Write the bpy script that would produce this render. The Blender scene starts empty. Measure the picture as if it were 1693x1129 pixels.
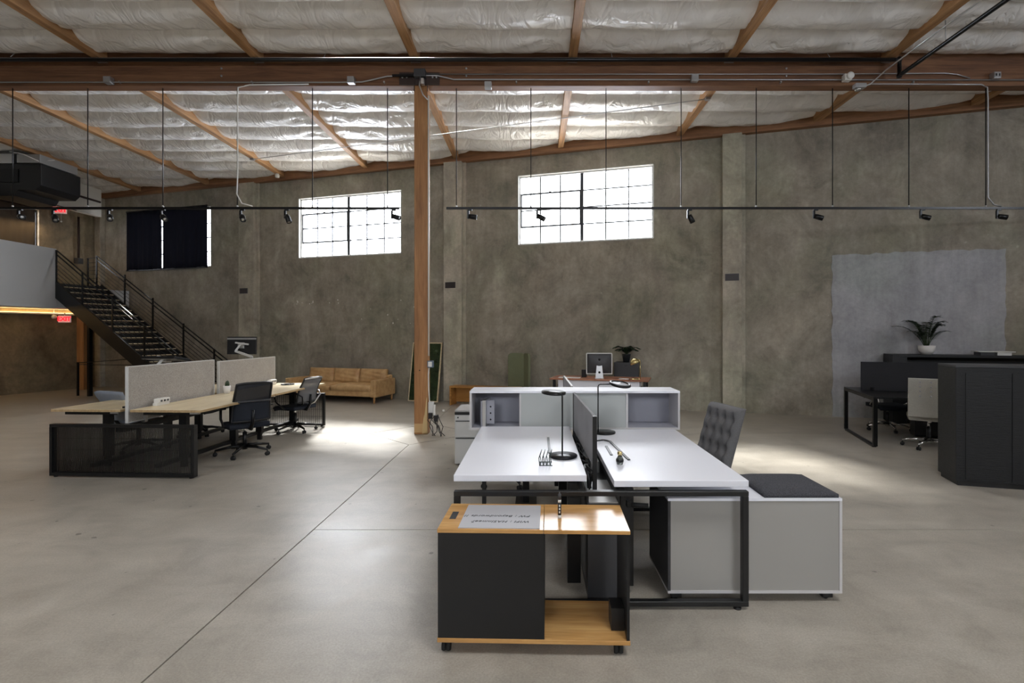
import bpy, bmesh, math, random
from mathutils import Matrix, Vector, noise as mnoise
random.seed(7)
scn = bpy.context.scene
PI = math.pi
col = scn.collection

# ------------------------------------------------------------------ camera
cam_d = bpy.data.cameras.new('camera'); cam = bpy.data.objects.new('camera', cam_d); col.objects.link(cam)
cam_d.sensor_width = 36; cam_d.lens = 18.0
cam_d.shift_x = -0.0227; cam_d.shift_y = -0.0092
cam_d.clip_start = 0.05; cam_d.clip_end = 300
cam.location = (0, 0, 1.63); cam.rotation_euler = (PI/2, 0, 0)
scn.camera = cam

# ------------------------------------------------------------------ world, light, exposure
WALL_A = math.atan(0.291)                     # the long concrete wall is turned this much
world = bpy.data.worlds.new('overcast'); scn.world = world; world.use_nodes = True
wn = world.node_tree; wn.nodes.clear()
wo = wn.nodes.new('ShaderNodeOutputWorld'); wb = wn.nodes.new('ShaderNodeBackground')
tc = wn.nodes.new('ShaderNodeTexCoord'); sp = wn.nodes.new('ShaderNodeSeparateXYZ')
cr = wn.nodes.new('ShaderNodeValToRGB')
cr.color_ramp.elements[0].position = 0.0; cr.color_ramp.elements[0].color = (0.72, 0.75, 0.82, 1)
cr.color_ramp.elements[1].position = 0.8; cr.color_ramp.elements[1].color = (1.0, 1.0, 1.0, 1)
wn.links.new(tc.outputs['Generated'], sp.inputs[0]); wn.links.new(sp.outputs[2], cr.inputs[0])
wn.links.new(cr.outputs[0], wb.inputs['Color']); wb.inputs['Strength'].default_value = 12.0
wn.links.new(wb.outputs[0], wo.inputs[0])

def light(name, kind, loc, rot, energy, color=(1, 1, 1), size=None, size_y=None, portal=False, angle=None, spread=None):
    d = bpy.data.lights.new(name, kind); o = bpy.data.objects.new(name, d); col.objects.link(o)
    o.location = loc; o.rotation_euler = rot; d.energy = energy; d.color = color
    if kind == 'AREA':
        d.shape = 'RECTANGLE'; d.size = size; d.size_y = size_y or size
        if portal: d.cycles.is_portal = True
        if spread: d.spread = spread
    if angle: d.angle = angle
    return o
# low soft sun coming over the far wall, a little from the left
SUN_AZ = math.radians(15); SUN_EL = math.radians(42)
sd = Vector((math.sin(SUN_AZ)*math.cos(SUN_EL), -math.cos(SUN_AZ)*math.cos(SUN_EL), -math.sin(SUN_EL)))
sun = light('sun', 'SUN', (0, 20, 20), sd.to_track_quat('-Z', 'Y').to_euler(), 7.5, (1.0, 0.97, 0.92), angle=math.radians(8))
EXPOSURE = 1.2
scn.view_settings.view_transform = 'Standard'; scn.view_settings.look = 'None'
scn.view_settings.gamma = 1; scn.view_settings.use_curve_mapping = False
scn.view_settings.exposure = EXPOSURE
scn.cycles.max_bounces = 10; scn.cycles.diffuse_bounces = 6; scn.cycles.glossy_bounces = 4
scn.cycles.transparent_max_bounces = 16
scn.cycles.sample_clamp_indirect = 6.0
scn.cycles.use_denoising = True

def wp(s, d=0.0, z=0.0):                      # point at s along the long wall, d metres into the room
    return Vector((s*math.cos(WALL_A) - d*math.sin(WALL_A), 11.56 - s*math.sin(WALL_A) - d*math.cos(WALL_A), z))
WROT = -WALL_A

# ------------------------------------------------------------------ materials
def srgb(r, g, b):
    f = lambda c: ((c/255+0.055)/1.055)**2.4 if c/255 > 0.04045 else c/255/12.92
    return (f(r), f(g), f(b), 1)
def base_mat(name, color, rough=0.5, metal=0.0, spec=0.5):
    m = bpy.data.materials.new(name); m.use_nodes = True
    b = m.node_tree.nodes['Principled BSDF']
    b.inputs['Base Color'].default_value = color; b.inputs['Roughness'].default_value = rough
    b.inputs['Metallic'].default_value = metal; b.inputs['Specular IOR Level'].default_value = spec
    return m
def N(m, t, **kw):
    n = m.node_tree.nodes.new(t)
    for k, v in kw.items(): setattr(n, k, v)
    return n
def L(m, a, b): m.node_tree.links.new(a, b)
def coord(m, scale=(1, 1, 1), kind='Object', rot=(0, 0, 0)):
    t = N(m, 'ShaderNodeTexCoord'); mp = N(m, 'ShaderNodeMapping')
    mp.inputs['Scale'].default_value = scale; mp.inputs['Rotation'].default_value = rot
    L(m, t.outputs[kind], mp.inputs[0]); return mp.outputs[0]
def noise_n(m, vec, scale, detail=6, rough=0.6, dist=0.0):
    n = N(m, 'ShaderNodeTexNoise'); L(m, vec, n.inputs['Vector'])
    n.inputs['Scale'].default_value = scale; n.inputs['Detail'].default_value = detail
    n.inputs['Roughness'].default_value = rough; n.inputs['Distortion'].default_value = dist
    return n.outputs['Fac']
def ramp(m, fac, stops):
    r = N(m, 'ShaderNodeValToRGB'); L(m, fac, r.inputs[0]); e = r.color_ramp.elements
    while len(e) < len(stops): e.new(0.5)
    for i, (p, c) in enumerate(stops):
        e[i].position = p; e[i].color = c if len(c) == 4 else (*c, 1)
    return r.outputs[0]
def mix(m, fac, a, b, mode='MIX'):
    x = N(m, 'ShaderNodeMix', data_type='RGBA', blend_type=mode)
    for sock, v in ((x.inputs[0], fac), (x.inputs[6], a), (x.inputs[7], b)):
        if isinstance(v, (int, float, tuple)): sock.default_value = v
        else: L(m, v, sock)
    return x.outputs[2]
def bump(m, fac, strength=0.2, dist=0.01, normal=None):
    b = N(m, 'ShaderNodeBump'); b.inputs['Strength'].default_value = strength; b.inputs['Distance'].default_value = dist
    L(m, fac, b.inputs['Height'])
    if normal: L(m, normal, b.inputs['Normal'])
    return b.outputs[0]
def setin(m, name, v):
    s = m.node_tree.nodes['Principled BSDF'].inputs[name]
    if hasattr(v, 'links') or hasattr(v, 'node'): L(m, v, s)
    else: s.default_value = v
G = lambda v: (v, v, v, 1)

def concrete_wall(name, c1, c2, c3, light_c, rough=0.75, mot=1.0):
    m = base_mat(name, c1, rough, spec=0.3)
    v = coord(m)
    big = noise_n(m, v, 0.55, 5, 0.6, 0.6); med = noise_n(m, coord(m, (1, 1, 0.8)), 1.7, 7, 0.68, 1.0)
    fine = noise_n(m, v, 14, 5, 0.65); streak = noise_n(m, coord(m, (4, 4, 0.35)), 1.6, 5, 0.6)
    c = ramp(m, med, [(0.30, c3), (0.46, c1), (0.56, c1), (0.70, c2)])
    c = mix(m, ramp(m, big, [(0.38, G(0)), (0.62, G(1))]), c, mix(m, 0.5, c, light_c), 'MIX')
    c = mix(m, 0.20, c, ramp(m, streak, [(0.3, G(0.32)), (0.7, G(0.75))]), 'OVERLAY')
    cl = noise_n(m, coord(m, (1.0, 1.0, 0.9)), 0.9, 8, 0.72, 0.6)
    c = mix(m, 0.62*mot, c, ramp(m, cl, [(0.36, G(0.30)), (0.5, G(0.5)), (0.64, G(0.70))]), 'OVERLAY')
    c2_ = noise_n(m, coord(m, (1.0, 1.0, 0.75), rot=(0.3, 0.2, 0)), 3.1, 7, 0.7, 0.4)
    c = mix(m, 0.34*mot, c, ramp(m, c2_, [(0.36, G(0.34)), (0.5, G(0.5)), (0.66, G(0.68))]), 'OVERLAY')
    gn = noise_n(m, coord(m, (1, 1, 1), rot=(0.1, 0.5, 0.2)), 0.8, 3, 0.5)
    c = mix(m, ramp(m, gn, [(0.48, G(0)), (0.66, G(0.35))]), c, mix(m, 1.0, c, (0.86, 1.0, 0.84, 1), 'MULTIPLY'))
    c = mix(m, 0.30, c, ramp(m, fine, [(0.25, G(0.3)), (0.75, G(0.7))]), 'OVERLAY')
    spots = noise_n(m, v, 5.5, 2, 0.4)
    c = mix(m, ramp(m, spots, [(0.76, G(0)), (0.79, G(0.35))]), c, light_c)
    setin(m, 'Base Color', c)
    h = mix(m, 0.5, med, fine)
    setin(m, 'Normal', bump(m, h, 0.35, 0.03))
    return m
M = {}
M['wall'] = concrete_wall('bare_concrete', srgb(139, 131, 117), srgb(156, 146, 131), srgb(112, 107, 94), srgb(161, 154, 141))
M['wall_brown'] = concrete_wall('brown_concrete', srgb(122, 108, 86), srgb(136, 122, 98), srgb(98, 88, 69), srgb(142, 130, 108))
M['pilaster'] = concrete_wall('pilaster_concrete', srgb(160, 152, 137), srgb(172, 164, 149), srgb(140, 133, 119), srgb(180, 173, 158))
M['patch'] = concrete_wall('patched_plaster', srgb(158, 157, 158), srgb(166, 165, 166), srgb(140, 138, 137), srgb(170, 170, 173), mot=0.45)
M['drywall'] = base_mat('painted_drywall', srgb(205, 206, 206), 0.6)
M['drywall_white'] = base_mat('white_drywall', srgb(214, 210, 200), 0.6)

# polished concrete floor
m = base_mat('polished_concrete', srgb(170, 163, 150), 0.32, spec=0.5); M['floor'] = m
v = coord(m, kind='Object')
b1 = noise_n(m, v, 0.45, 6, 0.6, 0.8); b2 = noise_n(m, v, 2.2, 7, 0.7, 0.6); b3 = noise_n(m, v, 90, 3, 0.7)
streak = noise_n(m, coord(m, (0.5, 3.0, 1)), 1.4, 5, 0.6, 0.3)
c = ramp(m, b1, [(0.3, srgb(152, 145, 133)), (0.7, srgb(176, 169, 156))])
c = mix(m, 0.55, c, ramp(m, b2, [(0.28, srgb(122, 116, 107)), (0.5, srgb(160, 153, 142)), (0.75, srgb(184, 178, 167))]))
c = mix(m, 0.22, c, ramp(m, b3, [(0.35, G(0.22)), (0.65, G(0.78))]), 'OVERLAY')
c = mix(m, 0.30, c, ramp(m, streak, [(0.3, G(0.36)), (0.7, G(0.62))]), 'OVERLAY')
pits = noise_n(m, v, 11, 2, 0.3)
c = mix(m, ramp(m, pits, [(0.765, G(0)), (0.785, G(0.6))]), c, srgb(70, 66, 60))
setin(m, 'Base Color', c)
setin(m, 'Roughness', ramp(m, mix(m, 0.5, b2, b1), [(0.3, G(0.27)), (0.7, G(0.44))]))
setin(m, 'Normal', bump(m, b2, 0.06, 0.02, bump(m, b3, 0.10, 0.002)))

def wood(name, c1, c2, c3, axis='x', scale=1.0, rough=0.45, laminate=None):
    m = base_mat(name, c1, rough, spec=0.35)
    st = {'x': (0.35, 5, 5), 'y': (5, 0.35, 5), 'z': (5, 5, 0.35)}[axis]
    v = coord(m, tuple(s*scale for s in st))
    g = noise_n(m, v, 2.0, 8, 0.62, 0.9); f = noise_n(m, v, 14, 4, 0.6)
    c = ramp(m, g, [(0.30, c3), (0.5, c1), (0.70, c2)])
    c = mix(m, 0.35, c, ramp(m, f, [(0.3, G(0.3)), (0.7, G(0.7))]), 'OVERLAY')
    if laminate:                                # glued boards: faint lines across z
        w = N(m, 'ShaderNodeTexWave', wave_type='BANDS', bands_direction='Z', wave_profile='SAW')
        L(m, coord(m, (1, 1, 1)), w.inputs['Vector']); w.inputs['Scale'].default_value = laminate
        c = mix(m, 0.55, c, ramp(m, w.outputs['Fac'], [(0.0, G(0.25)), (0.1, G(0.5)), (0.9, G(0.55)), (1.0, G(0.42))]), 'OVERLAY')
    setin(m, 'Base Color', c); setin(m, 'Normal', bump(m, g, 0.12, 0.005))
    return m
M['beam'] = wood('old_glulam', srgb(112, 78, 54), srgb(130, 94, 66), srgb(80, 55, 40), 'x', 1.0, 0.6, 7.0)
M['purlin'] = wood('fir_joist', srgb(164, 124, 84), srgb(184, 142, 98), srgb(130, 94, 62), 'y', 1.0, 0.6)
M['ledger'] = wood('fir_ledger', srgb(134, 96, 66), srgb(152, 112, 78), srgb(104, 72, 48), 'x', 1.0, 0.6)
M['column'] = wood('fir_column', srgb(158, 112, 70), srgb(176, 130, 84), srgb(128, 88, 54), 'z', 1.0, 0.5)
M['oak'] = wood('oak_plywood', srgb(196, 150, 92), srgb(212, 170, 110), srgb(174, 128, 74), 'x', 1.2, 0.22)
M['oak_bench'] = wood('oak_bench', srgb(176, 126, 66), srgb(190, 142, 80), srgb(150, 104, 54), 'x', 1.2, 0.45)
M['pale_oak'] = wood('pale_oak_laminate', srgb(214, 196, 160), srgb(226, 210, 178), srgb(194, 174, 138), 'y', 1.5, 0.35)
M['pale_oak_edge'] = wood('pale_oak_edge', srgb(176, 150, 112), srgb(190, 165, 126), srgb(152, 128, 92), 'y', 1.5, 0.4)
M['walnut'] = wood('walnut', srgb(158, 106, 80), srgb(176, 122, 94), srgb(132, 86, 62), 'x', 1.2, 0.4)

M['white'] = base_mat('white_laminate', srgb(232, 233, 240), 0.34, spec=0.5)
M['white_edge'] = base_mat('white_edge', srgb(196, 194, 194), 0.4)
M['white_metal'] = base_mat('white_metal', srgb(205, 205, 202), 0.4)
M['grey_inside'] = base_mat('blue_grey_laminate', srgb(158, 159, 168), 0.45)
M['grey_door'] = base_mat('grey_green_door', srgb(170, 174, 172), 0.3)
M['grey_panel'] = base_mat('light_grey_panel', srgb(156, 154, 149), 0.4)
M['black'] = base_mat('black_powder_coat', srgb(17, 17, 18), 0.42)
M['black_metal'] = base_mat('black_metal', srgb(15, 15, 16), 0.32, 0.3)
M['black_plastic'] = base_mat('black_plastic', srgb(18, 18, 20), 0.4)
M['dark_grey'] = base_mat('dark_grey_laminate', srgb(58, 58, 60), 0.45)
M['chrome'] = base_mat('chrome', G(0.75), 0.12, 1.0)
M['steel'] = base_mat('galvanised_steel', G(0.42), 0.4, 0.8)
M['aluminium'] = base_mat('aluminium', G(0.62), 0.3, 0.9)
M['brass'] = base_mat('brass', srgb(214, 196, 140), 0.25, 0.95)
M['rust'] = base_mat('painted_steel_plate', srgb(62, 48, 42), 0.55, 0.3)
M['white_plastic'] = base_mat('white_plastic', srgb(222, 220, 214), 0.4)
M['rubber'] = base_mat('rubber', srgb(24, 24, 24), 0.7)
M['bluebox'] = base_mat('blue_grey_box', srgb(92, 106, 122), 0.4)

def fabric(name, c, scale=260, rough=0.9, var=0.3):
    m = base_mat(name, c, rough, spec=0.15)
    n = noise_n(m, coord(m), scale, 2, 0.7); w = noise_n(m, coord(m), 4, 4, 0.6)
    cc = mix(m, var, c, ramp(m, n, [(0.3, G(0.15)), (0.7, G(0.85))]), 'OVERLAY')
    cc = mix(m, 0.15, cc, ramp(m, w, [(0.3, G(0.3)), (0.7, G(0.7))]), 'OVERLAY')
    setin(m, 'Base Color', cc); setin(m, 'Normal', bump(m, n, 0.3, 0.002))
    return m
M['screen_fabric'] = fabric('grey_screen_fabric', srgb(168, 162, 154), 180, var=0.6)
M['screen_dark'] = fabric('charcoal_screen_fabric', srgb(46, 46, 48), 200)
M['divider'] = fabric('grey_divider_felt', srgb(150, 150, 152), 220)
M['cushion'] = fabric('charcoal_cushion', srgb(70, 70, 74), 160, var=0.7)
M['cushion_light'] = fabric('light_grey_cushion', srgb(178, 176, 174), 160)
M['tuft_dark'] = fabric('charcoal_velvet', srgb(104, 103, 104), 240)
M['tuft_light'] = fabric('pale_grey_upholstery', srgb(176, 174, 166), 240)
M['chair_blue'] = fabric('blue_grey_fabric', srgb(134, 140, 150), 240)
M['chair_black'] = fabric('black_chair_fabric', srgb(44, 47, 54), 240)
M['green'] = fabric('olive_green_felt', srgb(116, 120, 94), 200)
M['leather'] = base_mat('tan_leather', srgb(192, 154, 108), 0.42, spec=0.4)
m = M['leather']; n1 = noise_n(m, coord(m), 7, 6, 0.6, 0.5)
setin(m, 'Base Color', ramp(m, n1, [(0.3, srgb(180, 140, 92)), (0.7, srgb(210, 174, 124))]))
setin(m, 'Normal', bump(m, n1, 0.35, 0.02))
M['leg_wood'] = base_mat('beech_leg', srgb(190, 140, 86), 0.45)
M['moss'] = base_mat('moss', srgb(32, 48, 20), 0.95)
m = M['moss']; n1 = noise_n(m, coord(m), 6, 5, 0.7); n2 = noise_n(m, coord(m), 60, 4, 0.7)
setin(m, 'Base Color', mix(m, 0.5, ramp(m, n1, [(0.4, srgb(24, 36, 16)), (0.62, srgb(48, 66, 30)), (0.72, srgb(110, 122, 96))]), ramp(m, n2, [(0.3, srgb(14, 22, 8)), (0.7, srgb(60, 78, 36))])))
setin(m, 'Normal', bump(m, n2, 1.0, 0.02))
M['leaf'] = base_mat('dark_leaf', srgb(36, 54, 30), 0.35)
M['stem'] = base_mat('leaf_stem', srgb(52, 68, 36), 0.5)
M['soil'] = base_mat('potting_soil', srgb(40, 30, 22), 0.95)
M['ceramic'] = base_mat('white_ceramic', srgb(224, 220, 214), 0.3)
M['black_pot'] = base_mat('black_pot', srgb(34, 38, 40), 0.4)
M['paper'] = base_mat('whiteboard', srgb(176, 176, 180), 0.6, spec=0.25)
M['ink'] = base_mat('marker_ink', srgb(20, 20, 22), 0.6)
M['wire_green'] = base_mat('green_black_wire', srgb(22, 40, 38), 0.35, 0.3)
M['diffuser'] = base_mat('lamp_diffuser', srgb(190, 192, 196), 0.35)
M['tread'] = wood('stair_tread_wood', srgb(176, 140, 98), srgb(194, 158, 114), srgb(146, 112, 76), 'y', 1.5, 0.5)
M['glass_bottle'] = base_mat('bottle_glass', srgb(120, 125, 120), 0.08)
M['glass_bottle'].node_tree.nodes['Principled BSDF'].inputs['Transmission Weight'].default_value = 0.7

# insulation facing: crinkled white plastic
m = base_mat('insulation_facing', srgb(206, 203, 198), 0.27, spec=0.6); M['insul'] = m
v = coord(m)
w1 = noise_n(m, coord(m, (1.6, 1.0, 1.0)), 1.6, 3, 0.5, 1.2); w2 = noise_n(m, coord(m, (2.5, 1.2, 1.0)), 5, 3, 0.5, 1.0)
rg = N(m, 'ShaderNodeMath', operation='ABSOLUTE'); sb = N(m, 'ShaderNodeMath', operation='SUBTRACT'); sb.inputs[1].default_value = 0.5
L(m, w1, sb.inputs[0]); L(m, sb.outputs[0], rg.inputs[0])
setin(m, 'Base Color', ramp(m, w1, [(0.3, srgb(226, 223, 219)), (0.7, srgb(242, 240, 236))]))
setin(m, 'Normal', bump(m, w2, 0.10, 0.02, bump(m, ramp(m, rg.outputs[0], [(0.0, G(0)), (0.10, G(1))]), 0.30, 0.04)))

def thin_glass():
    m = bpy.data.materials.new('window_glass'); m.use_nodes = True; nt = m.node_tree; nt.nodes.clear()
    o = nt.nodes.new('ShaderNodeOutputMaterial'); t = nt.nodes.new('ShaderNodeBsdfTransparent'); g = nt.nodes.new('ShaderNodeBsdfGlossy')
    t.inputs[0].default_value = (0.95, 0.96, 0.97, 1); g.inputs['Roughness'].default_value = 0.05
    mx = nt.nodes.new('ShaderNodeMixShader'); mx.inputs[0].default_value = 0.06
    nt.links.new(t.outputs[0], mx.inputs[1]); nt.links.new(g.outputs[0], mx.inputs[2]); nt.links.new(mx.outputs[0], o.inputs[0])
    return m
M['glass'] = thin_glass()
def see_thru(name, c, alpha, translucent=0.0):
    m = base_mat(name, c, 0.85, spec=0.1); setin(m, 'Alpha', alpha)
    if translucent:
        nt = m.node_tree; p = nt.nodes['Principled BSDF']; out = nt.nodes['Material Output']
        tr = nt.nodes.new('ShaderNodeBsdfTranslucent'); tr.inputs[0].default_value = c
        mx = nt.nodes.new('ShaderNodeMixShader'); mx.inputs[0].default_value = translucent
        nt.links.new(p.outputs[0], mx.inputs[1]); nt.links.new(tr.outputs[0], mx.inputs[2]); nt.links.new(mx.outputs[0], out.inputs[0])
    return m
M['curtain'] = see_thru('navy_blackout_cloth', srgb(34, 36, 46), 1.0, 0.25)
M['curtain_brown'] = see_thru('brown_blackout_cloth', srgb(84, 76, 66), 1.0, 0.1)
M['mesh_black'] = see_thru('black_chair_mesh', srgb(46, 48, 54), 0.82)
M['mesh_grey'] = see_thru('grey_chair_mesh', srgb(112, 112, 114), 0.8)
def emis(name, c, s):
    m = base_mat(name, c, 0.5); setin(m, 'Emission Color', c); setin(m, 'Emission Strength', s); return m
M['exit_red'] = emis('lit_exit_letters', srgb(225, 20, 30), 1.6)
M['exit_plate'] = emis('exit_sign_plate', srgb(236, 190, 185), 0.12)
M['led_warm'] = emis('warm_led_strip', (1.0, 0.62, 0.25, 1), 9.0)

# ------------------------------------------------------------------ mesh builder
class MB:
    def __init__(s): s.v = []; s.f = []; s.sm = []
    def add(s, vs, fs, mat=None, smooth=False):
        n = len(s.v)
        s.v += [tuple(mat @ Vector(p)) if mat else tuple(p) for p in vs]
        s.f += [tuple(i+n for i in f) for f in fs]; s.sm += [smooth]*len(fs)
        return s
    def box(s, x0, x1, y0, y1, z0, z1, mat=None):
        return s.add([(x0,y0,z0),(x1,y0,z0),(x1,y1,z0),(x0,y1,z0),(x0,y0,z1),(x1,y0,z1),(x1,y1,z1),(x0,y1,z1)],
                     [(3,2,1,0),(4,5,6,7),(0,1,5,4),(1,2,6,5),(2,3,7,6),(3,0,4,7)], mat)
    def prism(s, poly, z0, z1, mat=None):
        n = len(poly)
        return s.add([(x,y,z0) for x,y in poly]+[(x,y,z1) for x,y in poly],
                     [tuple(range(n-1,-1,-1)), tuple(range(n,2*n))]+[(i,(i+1)%n,(i+1)%n+n,i+n) for i in range(n)], mat)
    def tube(s, pts, r, seg=8, caps=True, mat=None, close=False):
        pts = [Vector(p) for p in pts]; n = len(pts); rs = r if isinstance(r, (list, tuple)) else [r]*n
        vs = []; up = None
        for i, p in enumerate(pts):
            a = pts[(i-1) % n] if (i > 0 or close) else p; b = pts[(i+1) % n] if (i < n-1 or close) else p
            t = (b-a).normalized()
            if up is None: up = Vector((0,0,1)) if abs(t.z) < 0.9 else Vector((1,0,0))
            x = t.cross(up).normalized(); y = x.cross(t).normalized(); up = y
            for k in range(seg):
                a_ = 2*PI*k/seg; vs.append(p + x*math.cos(a_)*rs[i] + y*math.sin(a_)*rs[i])
        fs = []
        for i in range(n if close else n-1):
            j = (i+1) % n
            for k in range(seg):
                k2 = (k+1) % seg; fs.append((i*seg+k, j*seg+k, j*seg+k2, i*seg+k2))
        if caps and not close:
            fs += [tuple(range(seg)), tuple((n-1)*seg+k for k in range(seg-1,-1,-1))]
        return s.add(vs, fs, mat, True)
    def bar(s, p0, p1, w, h, mat=None, up=(0,0,1)):   # rectangular bar between two points
        p0 = Vector(p0); p1 = Vector(p1); t = (p1-p0).normalized(); u = Vector(up)
        x = t.cross(u).normalized(); y = x.cross(t).normalized(); vs = []
        for p in (p0, p1):
            for a, b in ((-1,-1),(1,-1),(1,1),(-1,1)): vs.append(p + x*a*w/2 + y*b*h/2)
        return s.add(vs, [(3,2,1,0),(4,5,6,7),(0,1,5,4),(1,2,6,5),(2,3,7,6),(3,0,4,7)], mat)
    def lathe(s, prof, seg=20, mat=None, smooth=True):
        vs = []; n = len(prof)
        for r, z in prof:
            for k in range(seg):
                a = 2*PI*k/seg; vs.append((r*math.cos(a), r*math.sin(a), z))
        fs = []
        for i in range(n-1):
            for k in range(seg):
                k2 = (k+1) % seg; fs.append((i*seg+k, i*seg+k2, (i+1)*seg+k2, (i+1)*seg+k))
        if prof[0][0] > 1e-5: fs.append(tuple(range(seg-1,-1,-1)))
        if prof[-1][0] > 1e-5: fs.append(tuple((n-1)*seg+k for k in range(seg)))
        return s.add(vs, fs, mat, smooth)
    def shell(s, f, nu, nv, t, mat=None):            # closed sheet: f(u,v) front, offset t along normal
        P = [[Vector(f(i/nu, j/nv)) for j in range(nv+1)] for i in range(nu+1)]
        def nrm(i, j):
            a = P[min(i+1,nu)][j]-P[max(i-1,0)][j]; b = P[i][min(j+1,nv)]-P[i][max(j-1,0)]
            return a.cross(b).normalized()
        W = nv+1; vs = [P[i][j] for i in range(nu+1) for j in range(W)]
        vs += [P[i][j] + nrm(i,j)*t for i in range(nu+1) for j in range(W)]
        K = (nu+1)*W; fs = []
        for i in range(nu):
            for j in range(nv):
                a,b,c,d = i*W+j, (i+1)*W+j, (i+1)*W+j+1, i*W+j+1
                fs.append((d,c,b,a)); fs.append((a+K,b+K,c+K,d+K))
        for j in range(nv):
            fs.append((j, j+1, j+1+K, j+K)); o = nu*W; fs.append((o+j+1, o+j, o+j+K, o+j+1+K))
        for i in range(nu):
            fs.append(((i+1)*W, i*W, i*W+K, (i+1)*W+K)); o = nv; fs.append((i*W+o, (i+1)*W+o, (i+1)*W+o+K, i*W+o+K))
        return s.add(vs, fs, mat, True)
    def obj(s, name, material, parent=None, bevel=0.0, seg=2, loc=None, rot=None, weld=False):
        me = bpy.data.meshes.new(name); me.from_pydata(s.v, [], s.f)
        me.polygons.foreach_set('use_smooth', s.sm); me.update()
        bm = bmesh.new(); bm.from_mesh(me)
        if weld: bmesh.ops.remove_doubles(bm, verts=bm.verts, dist=1e-4)
        bmesh.ops.recalc_face_normals(bm, faces=bm.faces)
        if bevel:
            es = [e for e in bm.edges if len(e.link_faces) == 2 and e.calc_face_angle(0) > 0.6]
            bmesh.ops.bevel(bm, geom=es, offset=bevel, segments=seg, affect='EDGES', profile=0.6, clamp_overlap=True)
        bm.to_mesh(me); bm.free()
        me.materials.append(material if not isinstance(material, str) else M[material])
        o = bpy.data.objects.new(name, me); col.objects.link(o)
        if parent is not None: o.parent = parent
        if loc is not None: o.location = loc
        if rot is not None: o.rotation_euler = rot
        return o
def tag(o, label=None, cat=None, group=None, kind=None):
    if label: o['label'] = label
    if cat: o['category'] = cat
    if group: o['group'] = group
    if kind: o['kind'] = kind
    return o
def thing(name, label, cat, loc=(0,0,0), rz=0, group=None, kind=None):
    o = bpy.data.objects.new(name, None); col.objects.link(o); o.empty_display_size = 0.1
    o.location = loc; o.rotation_euler = (0,0,rz); return tag(o, label, cat, group, kind)
def B(*a, **k): return MB().box(*a, **k)
def copy_tree(o, parent=None):
    c = o.copy(); col.objects.link(c); c.parent = parent
    for ch in [x for x in bpy.data.objects if x.parent == o]: copy_tree(ch, c)
    return c
def rz(a): return Matrix.Rotation(a, 4, 'Z')
def T(x, y, z): return Matrix.Translation((x, y, z))

# =================================================================== SETTING
# ---- floor: a sub-base and saw-cut slabs with recessed joints
fl = thing('floor', None, None, (0,0,0), kind='structure')
B(-24, 14, -8, 19, -0.20, -0.012).obj('floor_base', base_mat('joint_dirt', srgb(52, 47, 40), 0.9), fl)
gx = 0.005
JX = -1.83; DM = 0.85; CY = 8.25                # lengthwise joint through the column, diamond round the column
def slab(poly, name='floor_slab'):
    return MB().prism(poly, -0.012, 0.0).obj(name, 'floor', fl)
g = gx
slab([(-24,-8),(JX-g,-8),(JX-g,CY-DM),(JX-DM-g,CY),(-24,CY)])
slab([(-24,CY+2*g),(JX-DM-g,CY+2*g),(JX-g,CY+DM+g),(JX-g,19),(-24,19)])
slab([(JX+g,-8),(14,-8),(14,4.22),(JX+g,4.22)])
slab([(JX+g,4.228),(14,4.228),(14,CY),(JX+DM+g,CY),(JX+g,CY-DM)])
slab([(JX+DM+g,CY+2*g),(14,CY+2*g),(14,19),(JX+g,19),(JX+g,CY+DM+g)])
slab([(JX,CY-DM+2*g),(JX+DM-2*g,CY),(JX,CY+DM-2*g),(JX-DM+2*g,CY)], 'column_footing')

# ---- walls with window openings
def wall_mesh(L0, L1, H, T_, holes, z0=-0.05):
    """wall in local x (along), y 0..T_ (outward), with rectangular holes (x0,x1,z0,z1)"""
    mb = MB(); xs = sorted(set([L0, L1]+[h[0] for h in holes]+[h[1] for h in holes]))
    for a, b in zip(xs, xs[1:]):
        hs = sorted([h for h in holes if h[0] <= a+1e-6 and h[1] >= b-1e-6], key=lambda h: h[2]); z = z0
        for h in hs:
            mb.box(a, b, 0, T_, z, h[2]); z = h[3]
        mb.box(a, b, 0, T_, z, H)
    return mb
CORNER = wp(-13.64)
WINS = [(-12.50, -9.35, 3.45, 5.10), (-6.415, -3.42, 3.56, 5.10), (-0.40, 2.60, 3.62, 5.18), (5.9, 8.9, 3.62, 5.18)]
far = wall_mesh(-13.9, 12.5, 6.3, 0.20, WINS[:3]).obj('wall_far', 'wall', loc=(0,11.56,0), rot=(0,0,WROT)); far['kind'] = 'structure'
# wall_left runs from the corner toward the camera, square to the far wall
nrot = WROT - PI/2                                  # local +x points into the room's depth (toward the camera), y outward?
wl = wall_mesh(-0.2, 24.5, 6.3, 0.2, [(1.49, 3.6, 3.35, 4.95)]).obj('wall_left', 'wall_brown')
wl.matrix_world = T(CORNER.x, CORNER.y, 0) @ rz(WROT - PI/2) @ Matrix.Scale(-1, 4, (0,1,0)); wl['kind'] = 'structure'
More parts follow.
